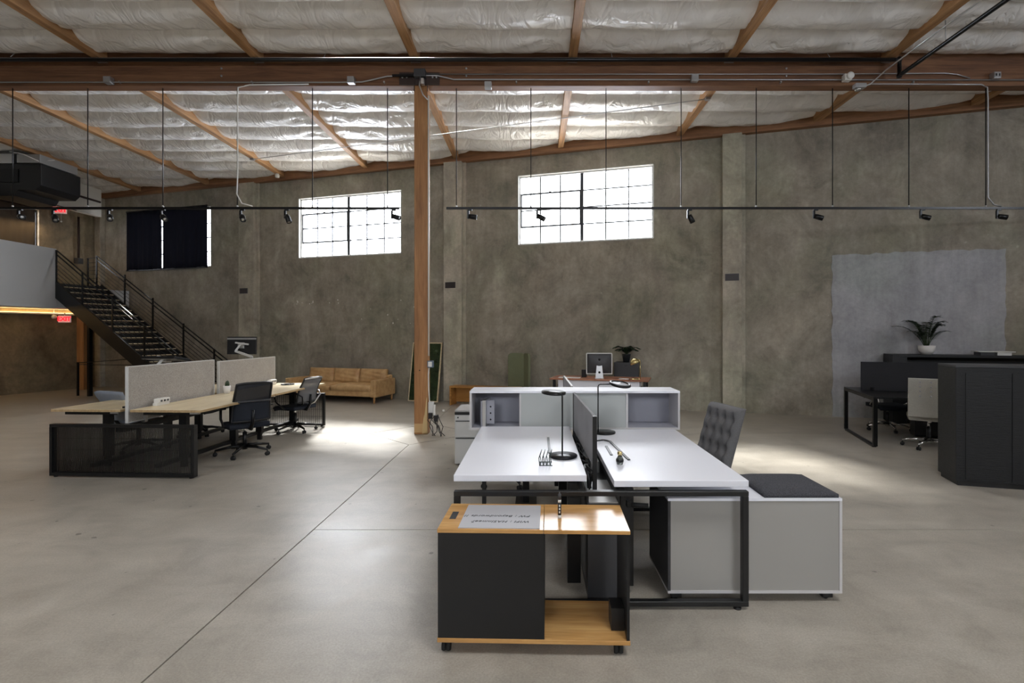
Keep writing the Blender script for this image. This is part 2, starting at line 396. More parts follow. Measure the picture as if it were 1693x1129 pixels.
# room continues behind and right of the camera; unseen windows added there as fill light
RW = wall_mesh(-8, 9.5, 6.3, 0.2, [(0.5,3.5,3.6,5.1)]).obj('wall_right', 'wall'); RW['kind'] = 'structure'
RW.matrix_world = T(11.6, 0, 0) @ rz(PI/2) @ Matrix.Scale(-1, 4, (0,1,0))
BW = wall_mesh(-21.5, 11.8, 6.3, 0.2, [(-4.5,-1.5,3.6,5.1), (3,6,3.6,5.1)]).obj('wall_back', 'wall'); BW['kind'] = 'structure'
BW.matrix_world = T(0, -7.0, 0) @ Matrix.Scale(-1, 4, (0,1,0))
for o in (wl, RW, BW):                              # mirrored matrices: bake and fix normals
    me = o.data; me.transform(o.matrix_world); o.matrix_world = Matrix.Identity(4)
    bm = bmesh.new(); bm.from_mesh(me); bmesh.ops.recalc_face_normals(bm, faces=bm.faces); bm.to_mesh(me); bm.free()

# pilasters
for i, (a, b) in enumerate([(-13.62,-13.38), (-8.25,-7.74), (-2.21,-1.75), (3.97,4.34), (10.0,10.4)]):
    o = B(a, b, -0.14, 0.0, 0, 5.62).obj('pilaster', 'pilaster', far, 0.012)
    if i == 0: continue
    w = 0.16 if i != 1 else 0.18
    B(b, b+0.07, -0.05, 0.0, 0, 5.62).obj('pilaster_return', 'pilaster', far, 0.006)
    vent = MB().box(a+0.05, a+0.05+0.26, -0.150, -0.139, 2.66, 2.80).obj('vent_plate', 'dark_grey', far)
    for k in range(5): B(a+0.06, a+0.30, -0.156, -0.149, 2.672+k*0.025, 2.682+k*0.025).obj('vent_slat', 'rust', vent)
# plaster patch with ragged outline on the right of the far wall
def ragged(x0, x1, z0, z1, n=26, amp=0.035):
    pts = []
    rnd = random.Random(3)
    for i in range(n): pts.append((x0+(x1-x0)*i/n, z1 + rnd.uniform(-amp, amp)*0.6))
    for i in range(n): pts.append((x1+rnd.uniform(-amp, amp)*0.5, z1-(z1-z0)*i/n))
    pts.append((x1, z0)); pts.append((x0, z0))
    for i in range(1, n): pts.append((x0+rnd.uniform(-amp, amp)*0.5, z0+(z1-z0)*i/n))
    return pts
pp = ragged(5.97, 8.72, 0.0, 3.12)
MB().add([(x,-0.008,z) for x,z in pp]+[(x,0,z) for x,z in pp],
         [tuple(range(len(pp)))]+[(i,(i+1)%len(pp),(i+1)%len(pp)+len(pp),i+len(pp)) for i in range(len(pp))]).obj('plaster_patch', 'patch', far)
rnd = random.Random(31)                          # chips of pale paint left on the wall
for k in range(34):
    if k < 12: s_, z_ = rnd.uniform(-6.5, -5.2), 2.40+rnd.uniform(-0.05, 0.05)
    elif k < 22: s_, z_ = rnd.uniform(-4.9, -2.3), rnd.uniform(1.5, 2.5)
    else: s_, z_ = rnd.uniform(-1.7, 9.0), rnd.uniform(1.2, 4.8)
    r_ = rnd.uniform(0.010, 0.026); n_ = 7
    pts = [(s_+r_*rnd.uniform(0.5,1.2)*math.cos(2*PI*i/n_), z_+r_*rnd.uniform(0.5,1.3)*math.sin(2*PI*i/n_)) for i in range(n_)]
    MB().add([(x,-0.003,z) for x,z in pts]+[(x,0.0,z) for x,z in pts], [tuple(range(n_))]+[(i,(i+1)%n_,(i+1)%n_+n_,i+n_) for i in range(n_)]).obj('paint_chip', 'drywall_white' if k < 22 else 'pilaster', far)
# timber ledger along the wall top
B(-13.6, 12.4, -0.13, 0.0, 5.60, 5.84).obj('ledger', 'ledger', far, 0.006)

# ---- windows
def window(idx, x0, x1, z0, z1, curtain=None):
    w = thing('window_%d' % idx, None, None, (0,11.56,0), WROT, kind='structure')
    y0, y1 = 0.085, 0.115; yc = 0.1
    fr = MB(); t = 0.035
    fr.box(x0, x1, 0.06, 0.14, z0, z0+t); fr.box(x0, x1, 0.06, 0.14, z1-t, z1)
    fr.box(x0, x0+t, 0.06, 0.14, z0+t, z1-t); fr.box(x1-t, x1, 0.06, 0.14, z0+t, z1-t)
    fr.obj('window_frame', 'white_metal', w)
    # white painted reveal lining
    rv = MB(); rv.box(x0, x1, -0.006, 0.06, z0-0.012, z0+0.004); rv.box(x0, x1, -0.006, 0.06, z1-0.004, z1+0.012)
    rv.box(x0-0.012, x0+0.004, -0.006, 0.06, z0, z1); rv.box(x1-0.004, x1+0.012, -0.006, 0.06, z0, z1)
    rv.obj('window_reveal', 'white_metal', w)
    xm = x0+(x1-x0)*0.485
    B(xm-0.035, xm+0.035, 0.07, 0.13, z0+t, z1-t).obj('mullion', 'dark_grey', w)
    xsL = [x0+t+(xm-0.035-x0-t)*k/3 for k in range(4)]; xsR = [xm+0.035+(x1-t-xm-0.035)*k/3 for k in range(4)]
    zs = [z0+t+(z1-z0-2*t)*k/4 for k in range(5)]
    for side, xs in enumerate((xsL, xsR)):
        for k in (1, 2): B(xs[k]-0.014, xs[k]+0.014, y0, y1, zs[0], zs[4]).obj('muntin', 'dark_grey', w)
        for k in (1, 2, 3):
            if side == 0 and k != 2: continue
            B(xs[0], xs[3], y0, y1, zs[k]-0.013, zs[k]+0.013).obj('muntin', 'dark_grey', w)
    a, b = xsL[0], xsL[3]; sf = MB(); q = 0.018
    sf.box(a, b, 0.075, 0.125, zs[1]-q, zs[1]+q); sf.box(a, b, 0.075, 0.125, zs[3]-q, zs[3]+q)
    sf.box(a, a+0.025, 0.075, 0.125, zs[1]+q, zs[3]-q); sf.box(b-0.02, b, 0.075, 0.125, zs[1]+q, zs[3]-q)
    so = sf.obj('sash', 'dark_grey', w)
    B((a+b)/2-0.03, (a+b)/2+0.03, 0.055, 0.076, zs[3]-0.02, zs[3]+0.03).obj('sash_latch', 'black_metal', so)
    for xs in (xsL, xsR):
        for i in range(3):
            for j in range(4):
                B(xs[i]+0.002, xs[i+1]-0.002, 0.098, 0.102, zs[j]+0.002, zs[j+1]-0.002).obj('pane', 'glass', w)
    if curtain:
        for (ca, cb) in curtain:
            def f(u, v, ca=ca, cb=cb):
                x = ca+(cb-ca)*u; z = z1+0.03-(z1+0.05-z0)*v
                return (x, -0.05 + 0.012*math.sin(u*46)*(0.25+v) + 0.01*math.sin(u*17+2), z + 0.01*math.sin(u*9))
            pt = thing('blackout_curtain', 'navy blackout curtain hung over the high window, %s one of the two' % ('left' if ca < -11.5 else 'right'), 'curtain', (0,11.56,0), WROT, 'blackout curtains on the high left window')
            MB().shell(f, 60, 8, 0.004).obj('cloth', 'curtain', pt)
            B(ca, cb, -0.062, -0.036, z1+0.02, z1+0.05).obj('headrail', 'black_metal', pt)
            B(ca+0.01, cb-0.01, -0.066, -0.03, z0-0.045, z0-0.02).obj('hem_bar', 'black_metal', pt)
    c = wp((x0+x1)/2, -0.22, (z0+z1)/2)
    light('window_portal', 'AREA', c, (PI/2, 0, PI+WROT) if False else (-PI/2, 0, WROT), 1, size=x1-x0+0.1, size_y=z1-z0+0.1, portal=True)
window(1, *WINS[0], curtain=[(-12.46, -11.10), (-11.06, -9.43)])
window(2, *WINS[1]); window(3, *WINS[2])

WN = 3
# windows of the other walls (outside the frame): plain frames, added for fill daylight
for (cx, cy, r, w_, h_, zc) in [(-3.0,-7.1,0,3,1.5,4.35), (4.5,-7.1,0,3,1.5,4.35), (11.7,2.0,PI/2,3,1.5,4.35)]:
    WN += 1; w = thing('window_%d' % WN, None, None, (cx,cy,0), r, kind='structure')
    fr = MB(); z0 = zc-h_/2; z1 = zc+h_/2
    for a, b, c_, d in ((-w_/2, w_/2, z0, z0+0.05), (-w_/2, w_/2, z1-0.05, z1), (-w_/2, -w_/2+0.05, z0, z1), (w_/2-0.05, w_/2, z0, z1), (-0.03,0.03,z0,z1)):
        fr.box(a, b, -0.04, 0.04, c_, d)
    fr.obj('window_frame', 'white_metal', w)
    B(-w_/2, w_/2, -0.003, 0.003, z0, z1).obj('pane', 'glass', w)
    light('window_portal', 'AREA', (cx+(0.12 if r else 0), cy-(0 if r else 0.12), zc), (PI/2, 0, r), 1, size=w_, size_y=h_, portal=True)

# left wall window behind a brown curtain (only a slit shows)
w = thing('window_7', None, None, CORNER, WROT-PI/2, kind='structure')
fr = MB()
for a, b, c_, d in ((1.49,3.6,3.35,3.40), (1.49,3.6,4.90,4.95), (1.49,1.52,3.40,4.90), (3.57,3.6,3.40,4.90), (2.52,2.57,3.40,4.90)): fr.box(a, b, -0.14, -0.08, c_, d)
for z in (3.79, 4.18, 4.57): fr.box(1.5, 3.6, -0.12, -0.10, z-0.01, z+0.01)
fr.obj('window_frame', 'dark_grey', w); B(1.52,3.57,-0.112,-0.108,3.4,4.9).obj('pane', 'glass', w)
pt = thing('wall_curtain', 'brown blackout curtain on the left wall above the white parapet', 'curtain', CORNER, WROT-PI/2)
MB().shell(lambda u, v: (1.60+2.2*u, 0.05+0.012*math.sin(u*60), 5.0-1.72*v), 60, 4, 0.004).obj('cloth', 'curtain_brown', pt)
B(1.58, 3.8, 0.035, 0.06, 4.99, 5.02).obj('headrail', 'black_metal', pt)

# ---- roof: deck, joists, insulation strips
ceil = thing('ceiling', None, None, (0,0,0), kind='structure')
FILL_SKYLIGHTS = [(-5.9, -4.5, -0.2, 1.4), (1.0, 2.4, -0.2, 1.4)]       # unseen roof openings added overhead to light desktops and floor
for (xa, xb) in ((-24,-5.9),(-4.5,1.0),(2.4,14)): B(xa, xb, -8.5, 1.4, 6.29, 6.45).obj('roof_deck', 'purlin', ceil)
for (xa, xb, ya, yb) in FILL_SKYLIGHTS:
    B(xa, xb, -8.5, ya, 6.29, 6.45).obj('roof_deck', 'purlin', ceil)
    B(xa, xb, ya, yb, 6.44, 6.45).obj('fill_skylight_pane', 'glass', ceil)
    light('fill_skylight_portal', 'AREA', ((xa+xb)/2, (ya+yb)/2, 6.48), (0,0,0), 1, size=xb-xa, size_y=yb-ya, portal=True)
MB().prism([(-24,1.4),(14,1.4),(14,11.56-0.291*14+0.25),(-13.4,11.56+0.291*13.4+0.25),(-24,6.0)], 6.29, 6.45).obj('roof_deck', 'purlin', ceil)
PX = [-18.6, -16.2, -13.8, -11.4, -9.0, -6.6, -4.2, -1.85, 0.56, 2.98, 5.42, 7.85, 10.3]
ZF, ZN = 5.68, 5.925                             # joist undersides beyond / before the beam
def wall_y(x): return 11.56-0.291*x
PXN = [-1.90+2.49*(k-7) for k in range(len(PX))]
for i, x in enumerate(PX):
    y1 = min(wall_y(x)-0.1, 16.5)
    if y1 > 8.45 and x > -13.6: B(x-0.06, x+0.06, 8.35, y1, ZF, ZF+0.60).obj('joist', 'purlin', ceil, 0.004, 1)
    x = PXN[i]
    B(x-0.065, x+0.065, -7, 8.16, ZN, ZN+0.362).obj('joist', 'purlin', ceil, 0.004, 1)
    # joist hanger
    B(x-0.075, x+0.075, 8.05, 8.158, ZN-0.012, ZN+0.0).obj('joist_hanger', 'steel', ceil)
def strip_mesh(seed, w, p, rise):
    nx, ny = 44, 12
    def f(u, v):
        x = (u-0.5)*w; y = (v-0.5)*p
        belly = (math.sin(PI*v))**0.55
        wr = mnoise.fractal(Vector((x*1.3+seed*9, y*4.0, seed*3.1)), 0.9, 2.0, 4)
        wr2 = mnoise.noise(Vector((x*7+seed*5+y*6, y*2.0, seed)))*math.exp(-((abs(u-0.5)-0.5)**2)/0.02)
        rd = 1-abs(mnoise.noise(Vector((x*2.2+y*2.8+seed*4, y*1.5-x*0.6, seed*1.7))))*2
        return (x, y, rise*(1-belly*(0.82+0.18*math.sin(PI*u))) + 0.035*wr*belly + 0.02*wr2*belly + 0.022*max(0,rd-0.55)*belly)
    mb = MB(); W = ny+1
    vs = [f(i/nx, j/ny) for i in range(nx+1) for j in range(W)]
    mb.add(vs, [((i+1)*W+j, i*W+j, i*W+j+1, (i+1)*W+j+1) for i in range(nx) for j in range(ny)], None, True)
    return mb
proto = {}
def strips(xa, xb, ya, n, p, zc, rise, limit=None):
    w = xb-xa
    for k in range(n):
        y = ya+(k+0.5)*p
        if any(xa < q_[1]-0.3 and xb > q_[0]+0.3 and y+p/2 > q_[2] and y-p/2 < q_[3] for q_ in FILL_SKYLIGHTS): continue
        if limit and y-p/2 > limit: break
        key = (round(w,2), p, random.randrange(4))
        if key not in proto:
            o = strip_mesh(len(proto)+1, w, p, rise).obj('insulation_strip', 'insul', ceil); proto[key] = o.data
        else:
            o = bpy.data.objects.new('insulation_strip', proto[key]); col.objects.link(o); o.parent = ceil
        o.location = ((xa+xb)/2, y, zc)
        if y+p/2 > min(wall_y(xa), wall_y(xb)):        # trim the strip at the wall
            me = o.data.copy(); o.data = me; bm = bmesh.new(); bm.from_mesh(me)
            xc = (xa+xb)/2; pc_ = Vector((0, wall_y(xc)+0.08-y, 0))
            bmesh.ops.bisect_plane(bm, geom=bm.verts[:]+bm.edges[:]+bm.faces[:], plane_co=pc_, plane_no=Vector((math.sin(WALL_A), math.cos(WALL_A), 0)), clear_outer=True)
            if len(bm.faces) == 0: bm.free(); bpy.data.objects.remove(o); continue
            bm.to_mesh(me); bm.free()
for i in range(len(PX)-1):
    xa, xb = PX[i], PX[i+1]
    if xa > -13.9: strips(xa+0.06, xb-0.06, 8.34, 12, 0.70, ZF+0.035, 0.155, max(wall_y(xa), wall_y(xb)))
    xa, xb = PXN[i], PXN[i+1]
    strips(xa+0.065, xb-0.065, 8.15-0.64*23, 23, 0.64, ZN+0.03, 0.15)

# ---- main glulam beam and column
bt = thing('timber_beam', 'long dark glulam roof beam crossing the whole hall', 'beam', (0,0,0))
B(-17.8, 11.6, 8.16, 8.34, 5.555, 6.285).obj('beam_body', 'beam', bt, 0.008)
for x in (-13.2, -5.0, -1.1, 4.0, 9.0):
    for dz in (0.08, 0.20):
        MB().lathe([(0.0,0.0),(0.018,0.0),(0.016,0.012),(0.0,0.014)], 8, T(x,8.16,5.55+dz+0.08) @ Matrix.Rotation(PI/2,4,'X')).obj('bolt_head', 'steel', bt)
ct = thing('timber_column', 'square timber column under the roof beam, bare wood at its foot', 'column', (-1.823,8.25,0))
B(-0.108, 0.108, -0.09, 0.09, 0.0, 5.555).obj('post', 'column', ct, 0.010)
def split(u, v):
    return (0.02+0.088*u*(1-0.1*v), -0.0925-0.001*u, 0.01+0.62*v*(u**0.7)*(0.9+0.1*math.sin(9*u)))
MB().shell(split, 8, 8, 0.003).obj('stripped_patch', base_mat('raw_pale_wood', srgb(206,178,128), 0.7), ct)
B(-0.104, 0.03, -0.093, -0.09, 0.03, 0.17).obj('paint_patch', base_mat('worn_paint', srgb(196,160,110), 0.6), ct)
MB().lathe([(0.0,0.0),(0.010,0.0),(0.010,0.002),(0.0,0.002)], 10, T(-0.02,-0.09,1.02) @ Matrix.Rotation(PI/2,4,'X')).obj('bolt_hole', 'rubber', ct)
cp = thing('column_cap_plate', 'dark steel plate bolted where the column meets the beam', 'bracket', (-1.823,8.15,5.56))
B(-0.34, 0.30, -0.008, 0.008, 0.0, 0.20).obj('plate', 'rust', cp, 0.003)
for x in (-0.29,-0.22,0.19,0.25): 
    MB().lathe([(0.0,0.0),(0.016,0.0),(0.014,0.012),(0.0,0.014)], 8, T(x,-0.008,0.12) @ Matrix.Rotation(PI/2,4,'X')).obj('bolt_head', 'aluminium', cp)
for sx in (-0.10, 0.11):
    B(sx-0.004, sx+0.004, -0.02, 0.005, -0.1, 0.18).obj('side_strap', 'rust', cp)

# pipes and conduit on the beam
pi = thing('sprinkler_pipe', 'black sprinkler pipe along the beam turning toward the camera at right', 'pipe', (0,0,0))
MB().tube([(-18,8.0,5.885),(5.62,8.0,5.885)], 0.030, 12).obj('main_run', 'black_metal', pi)
MB().tube([(5.60,8.0,5.885),(5.69,8.0,5.885),(5.69,8.0,5.80),(5.69,8.0,5.64),(5.69,7.93,5.64),(5.69,-6.9,5.64)], 0.030, 12).obj('branch_run', 'black_metal', pi)
for p in ((5.69,8.0,5.885),(5.69,8.0,5.64)): MB().lathe([(0,-0.045),(0.03,-0.04),(0.042,0),(0.03,0.04),(0,0.045)], 12, T(*p)).obj('elbow', 'black_metal', pi)
for x in (-8.2,-3.3,1.2,4.6): MB().tube([(x,8.0,5.93),(x,8.12,6.1)], 0.006, 6).obj('pipe_hanger', 'steel', pi)
MB().tube([(5.69,7.1,5.68),(5.69,7.1,5.95)], 0.006, 6).obj('pipe_hanger', 'steel', pi)
cd = thing('beam_conduit', 'thin grey electrical conduit clipped along the face of the beam', 'conduit', (0,0,0))
MB().tube([(-18,8.13,5.60),(-3.2,8.13,5.595),(-2.75,8.13,5.60),(-2.35,8.13,5.69),(-1.85,8.12,5.70),(-1.55,8.13,5.70),(-1.3,8.13,5.64),(11,8.13,5.63)], 0.011, 8).obj('lower_run', 'steel', cd)
MB().tube([(-1.8,8.13,5.725),(4.6,8.13,5.725),(6.5,8.13,5.74),(6.7,8.13,5.72),(6.9,8.13,5.66)], 0.009, 8).obj('upper_run', 'steel', cd)
for x in [-15+2.1*k for k in range(12)]: B(x-0.01, x+0.01, 8.115, 8.158, 5.585, 5.612).obj('conduit_clip', 'steel', cd)
for k, (x, z, lab) in enumerate([(-6.75,5.61,'grey junction box on the beam, furthest left of them'), (-2.91,5.61,'grey junction box on the beam left of the column'),
        (-0.745,5.53,'grey junction box under the beam right of the column'), (2.52,5.64,'grey junction box on the beam above the far right rods'),
        (4.93,5.65,'pale round-faced junction box on the beam near the pipe elbow'), (7.28,5.68,'grey outlet box on the beam at the far right')]):
    j = thing('junction_box', lab, 'electrical box', (x,8.10,z), 0, 'junction boxes on the roof beam')
    B(-0.055,0.055,-0.04,0.05,-0.05,0.05).obj('box', 'steel' if k != 4 else 'white_plastic', j, 0.006)
    B(-0.05,0.05,-0.046,-0.039,-0.045,0.045).obj('cover', 'steel' if k != 4 else 'white_plastic', j)
    if k == 4: MB().lathe([(0,0),(0.055,0),(0.055,0.03),(0.03,0.04),(0,0.04)], 16, T(0.02,-0.045,0.01) @ Matrix.Rotation(PI/2,4,'X')).obj('round_face', 'white_plastic', j)
    if k == 5:
        for dx in (-0.025,0.025): B(dx-0.008,dx+0.008,-0.05,-0.045,-0.02,0.02).obj('socket_slot', 'black_plastic', j)
j = thing('splice_box', 'dark splice box with cables above the timber column', 'electrical box', (-1.81,8.09,5.70))
B(-0.10,0.08,-0.05,0.05,-0.05,0.07).obj('box', 'dark_grey', j, 0.006)
B(0.01,0.06,-0.055,0.02,-0.17,-0.08).obj('small_box', 'aluminium', j, 0.004)
MB().tube([(0.0,-0.03,-0.05),(-0.01,-0.05,-0.2),(0.05,-0.06,-0.35),(0.12,-0.05,-0.42)], 0.011, 8).obj('drop_cable', 'aluminium', j)
B(-0.45,-0.11,-0.01,0.02,-0.03,0.0).obj('cable_strap', 'black_metal', j)
tr = thing('tie_cable', 'thin steel tie cable strung under the insulation beyond the beam', 'cable', (0,0,0))
MB().tube([(-6.6,11.95,5.66),(2.98,8.85,5.66)], 0.008, 6).obj('strand', 'steel', tr)
for p in ((-6.6,11.95,5.66),(2.98,8.85,5.66)): B(p[0]-0.04,p[0]+0.04,p[1]-0.04,p[1]+0.04,5.64,5.70).obj('end_clamp', 'steel', tr)
fc = thing('joist_conduit', 'pale conduit dropping from the near joist to a lamp box at right', 'conduit', (0,0,0))
MB().tube([(5.55,4.5,5.74),(5.50,7.3,5.74),(5.42,7.9,5.68),(5.30,8.1,5.55),(5.18,8.12,5.52)], 0.011, 8).obj('conduit_run', 'aluminium', fc)
B(5.05,5.22,8.06,8.16,5.49,5.555).obj('lamp_box', 'steel', fc, 0.006)
MB().lathe([(0.0,0),(0.05,0),(0.045,0.03),(0,0.04)], 14, T(5.12,8.12,5.46)).obj('lamp_socket', 'chrome', fc)
sk = thing('smoke_detector', 'small white detector under the joist above the left plain window', 'detector', (-6.6,13.1,5.58))
MB().lathe([(0,0),(0.05,0.005),(0.055,0.05),(0.04,0.10),(0,0.10)], 14).obj('body', 'white_plastic', sk)

# ---- track lighting
TY, TZ = 8.25, 3.62
def track(label, x0, x1, rods, feeds):
    t = thing('light_track', label, 'track light rail', (0,0,0), 0, 'black ceiling hung light tracks')
    B(x0, x1, TY-0.018, TY+0.018, TZ-0.012, TZ+0.022).obj('rail', 'black_metal', t)
    for x in rods:
        r = MB().tube([(x,TY,TZ+0.02),(x,TY,5.555)], 0.0075, 6).obj('hanger_rod', 'black_metal', t)
        MB().lathe([(0,0),(0.014,0),(0.014,0.03),(0,0.035)], 8, T(x,TY,TZ+0.02)).obj('rod_grip', 'aluminium', r)
    return t
R0 = [-18.2+1.21*k for k in range(0)]
track('black hung light track running left of the timber column', -16.0, -2.19, [-15.65,-14.44,-13.23,-12.02,-10.82,-9.61,-8.42,-7.21,-6.0,-4.80,-3.59,-2.38], None)
track('black hung light track running right of the timber column', -1.43, 11.0, [-1.27,-0.07,1.14,2.35,3.56,4.79,6.02,7.26,8.5,9.7], None)
def spot(x, yaw, pitch, label):
    s = thing('track_spotlight', label, 'spotlight', (x,TY,TZ-0.012), 0, 'black spotlights on the hung tracks')
    B(-0.035, 0.035, -0.016, 0.016, -0.022, 0.0).obj('adapter', 'black_plastic', s, 0.003)
    B(-0.045, -0.012, -0.014, 0.014, -0.150, -0.02).obj('arm', 'black_metal', s, 0.004)
    mt = T(0.0,0,-0.115) @ rz(yaw) @ Matrix.Rotation(pitch,4,'Y')
    h = MB().lathe([(0,-0.02),(0.036,-0.02),(0.040,0.02),(0.042,0.11),(0.036,0.112),(0.034,0.10),(0,0.095)], 18, mt).obj('lamp_head', 'black_metal', s)
    MB().lathe([(0,0.096),(0.033,0.099),(0.033,0.101),(0,0.102)], 16, mt).obj('lens', 'aluminium', h)
for x, yw, pt_, lab in [(-8.30,-0.5,1.8,'track spotlight furthest left, above the white parapet'), (-7.74,-0.7,2.4,'track spotlight just below the upper red exit sign'),
        (-6.85,-0.9,2.2,'track spotlight between the exit sign and the left curtain'), (-6.0,-0.6,2.2,'track spotlight in front of the left navy curtain'),
        (-4.72,-0.9,2.3,'track spotlight beside the coiled white cable, left of the windows'), (-4.0,-0.3,2.7,'track spotlight just left of the left plain window'),
        (-2.28,-0.2,1.9,'track spotlight over the right edge of the left plain window'), (-1.05,0.0,1.7,'track spotlight just right of the timber column'),
        (0.06,-0.4,2.1,'track spotlight over the left half of the right window'), (2.49,-0.2,2.7,'track spotlight between the right window and the right pilaster'),
        (4.52,-0.2,1.9,'track spotlight over bare wall left of the plaster patch'), (6.24,-0.3,1.9,'track spotlight above the plaster patch'),
        (7.47,-0.3,1.8,'track spotlight furthest right, by the hanging conduit')]:
    spot(x, yw, pt_, lab)
wc = thing('white_cable', 'white power cable running down a rod to the left track', 'cable', (0,0,0))
MB().tube([(-3.6,8.13,5.565),(-4.55,8.15,5.565),(-4.76,8.2,5.55),(-4.79,8.24,5.40),(-4.785,8.235,4.2),(-4.80,8.235,3.85),(-4.72,8.235,3.70),(-4.55,8.235,3.655)], 0.010, 8).obj('cable_run', 'white_plastic', wc)
wc = thing('rod_conduit', 'thin grey conduit dropping from the beam to the right track', 'conduit', (0,0,0))
MB().tube([(5.3,8.13,5.57),(7.1,8.15,5.57),(7.24,8.2,5.55),(7.285,8.24,5.40),(7.285,8.24,3.8),(7.38,8.24,3.68),(7.5,8.24,3.65)], 0.011, 8).obj('conduit_run', 'steel', wc)

# column electrics
ce = thing('column_conduit', 'white cable running down the right side of the timber column', 'cable', (-1.70,8.20,0))
MB().tube([(-0.005,-0.03,5.4),(0.0,-0.03,1.25)], 0.012, 8).obj('upper_run', 'white_plastic', ce)
MB().tube([(0.01,-0.03,1.10),(-0.005,-0.03,0.95),(0.0,-0.03,0.7),(0.012,-0.03,0.52)], 0.010, 8).obj('lower_run', 'white_plastic', ce)
sb = thing('switch_box', 'blue-grey switch box on the side of the timber column', 'electrical box', (-1.67,8.17,1.12))
B(-0.045,0.045,-0.045,0.045,-0.055,0.055).obj('box', 'bluebox', sb, 0.008)
B(-0.03,0.03,-0.05,-0.044,-0.04,0.04).obj('cover', 'white_plastic', sb)
ob = thing('power_outlet', 'grey power outlet low on the column with chargers plugged in', 'outlet', (-1.66,8.16,0.43))
B(-0.04,0.04,-0.03,0.045,-0.09,0.09).obj('box', 'white_metal', ob, 0.006)
B(0.045,0.075,-0.05,-0.02,-0.12,0.05).obj('white_charger', 'white_plastic', ob, 0.005)
B(-0.03,0.03,-0.08,-0.03,-0.17,-0.08).obj('black_charger', 'black_plastic', ob, 0.005)
B(0.06,0.12,-0.07,-0.03,-0.22,-0.12).obj('black_adapter', 'black_plastic', ob, 0.005)
MB().lathe([(0,0),(0.02,0),(0.02,0.03),(0,0.03)], 10, T(0.2,-0.03,-0.06)).obj('round_plug', 'white_plastic', ob)
cb = thing('charger_cables', 'tangle of black cables hanging at the foot of the column', 'cable', (-1.62,8.12,0.0))
rnd = random.Random(11)
for k in range(7):
    x0 = rnd.uniform(-0.05,0.08); x1 = rnd.uniform(-0.05,0.16)
    pts = [(x0,0,0.32), (x0+rnd.uniform(-.06,.08),-0.03,0.24), (x1+rnd.uniform(-.06,.06),rnd.uniform(-.06,.0),0.14), (x1,-0.05+rnd.uniform(-.06,.06),0.06), (x1+rnd.uniform(-.08,.08),-0.1+rnd.uniform(-.05,.05),0.008)]
    MB().tube(pts, 0.006, 6).obj('cable', 'black_plastic', cb)

# =================================================================== MEZZANINE AND STAIR
mz = thing('mezzanine', 'raised gallery at left with plain white parapet, lit from below', 'mezzanine', (0,0,0))
c_ = CORNER; nv = Vector((-math.sin(WALL_A), -math.cos(WALL_A)))
pA = (c_.x+nv.x*0.02+0.02, c_.y-0.02); pB = (c_.x+nv.x*9.6+0.02, c_.y+nv.y*9.6)
MB().prism([(-12.52, pB[1]), (-12.52, 13.37), (-12.19, 14.43), (wp(-12.4).x, wp(-12.4).y-0.02), pA, pB], 2.26, 2.83).obj('gallery_slab', 'drywall', mz)
B(-12.62, -12.50, pB[1], 13.37, 2.25, 3.80).obj('parapet', 'drywall', mz, 0.004)
hd = thing('drywall_header', 'white drywall header hanging from the roof above the gallery', 'header', (0,0,0))
B(-12.64, -12.50, pB[1], 14.75, 4.94, 5.72).obj('header_panel', 'drywall_white', hd)
B(-12.52, -12.47, 13.2, 14.7, 5.33, 5.38).obj('header_rail', 'rust', hd)
MB().tube([(-12.46,9.0,4.93),(-12.46,13.9,4.93)], 0.012, 6).obj('header_pipe', 'black_metal', hd)
pp_ = thing('gallery_post', 'orange timber post standing under the lit gallery', 'post', (-12.80,14.50,0))
B(-0.10,0.10,-0.10,0.10,0,2.26).obj('post', 'column', pp_, 0.008)
ls = thing('gallery_light_cove', 'warm light cove along the wall under the gallery', 'light', (CORNER.x, CORNER.y, 0), WROT-PI/2)
B(0.5, 9.0, 0.002, 0.14, 2.115, 2.13).obj('cove_shelf', 'drywall', ls); B(0.5, 9.0, 0.125, 0.14, 2.13, 2.165).obj('cove_lip', 'drywall', ls)
B(0.5, 9.0, 0.03, 0.06, 2.13, 2.145).obj('led_strip', 'led_warm', ls)
for q0 in (0.6, 3.2, 5.8):
    p_ = CORNER.to_2d()+nv*(q0+1.2); light('cove_glow', 'AREA', (p_.x+0.16, p_.y, 2.15), (PI, 0, WROT-PI/2), 2.4, (1.0, 0.66, 0.28), 2.4, 0.06)
light('gallery_downlight', 'AREA', (-13.0, 12.0, 2.24), (0,0,0), 2, (1.0, 0.62, 0.26), 0.15, 2.2)
light('gallery_fill', 'AREA', (-13.3, 12.6, 4.6), (0,0,0), 6, (1.0, 0.72, 0.42), 0.3, 2.5)  # warm area light above the gallery, facing down, no fixture

def exit_sign(loc, r, label):
    e = thing('exit_sign', label, 'sign', loc, r, 'red exit signs')
    B(-0.15,0.15,-0.02,0.02,-0.095,0.095).obj('sign_box', 'exit_plate', e, 0.006)
    MB().tube([(0,0,0.09),(0,0,0.17)], 0.012, 8).obj('mount', 'white_plastic', e)
    cu = bpy.data.curves.new('exit_letters', 'FONT'); cu.body = 'EXIT'; cu.size = 0.16; cu.extrude = 0.004; cu.align_x = 'CENTER'; cu.align_y = 'CENTER'
    cu.offset = 0.006
    to = bpy.data.objects.new('letters', cu); me = bpy.data.meshes.new_from_object(to); bpy.data.objects.remove(to)
    me.materials.append(M['exit_red']); o = bpy.data.objects.new('letters', me); col.objects.link(o); o.parent = e
    o.location = (0,-0.025,0); o.rotation_euler = (PI/2,0,0); return e
exit_sign((-13.05,14.2,1.99), 0.15, 'red lit exit sign below the gallery beside the orange post')
exit_sign((-12.86,13.85,4.93), 0.3, 'red exit sign high above the gallery parapet')
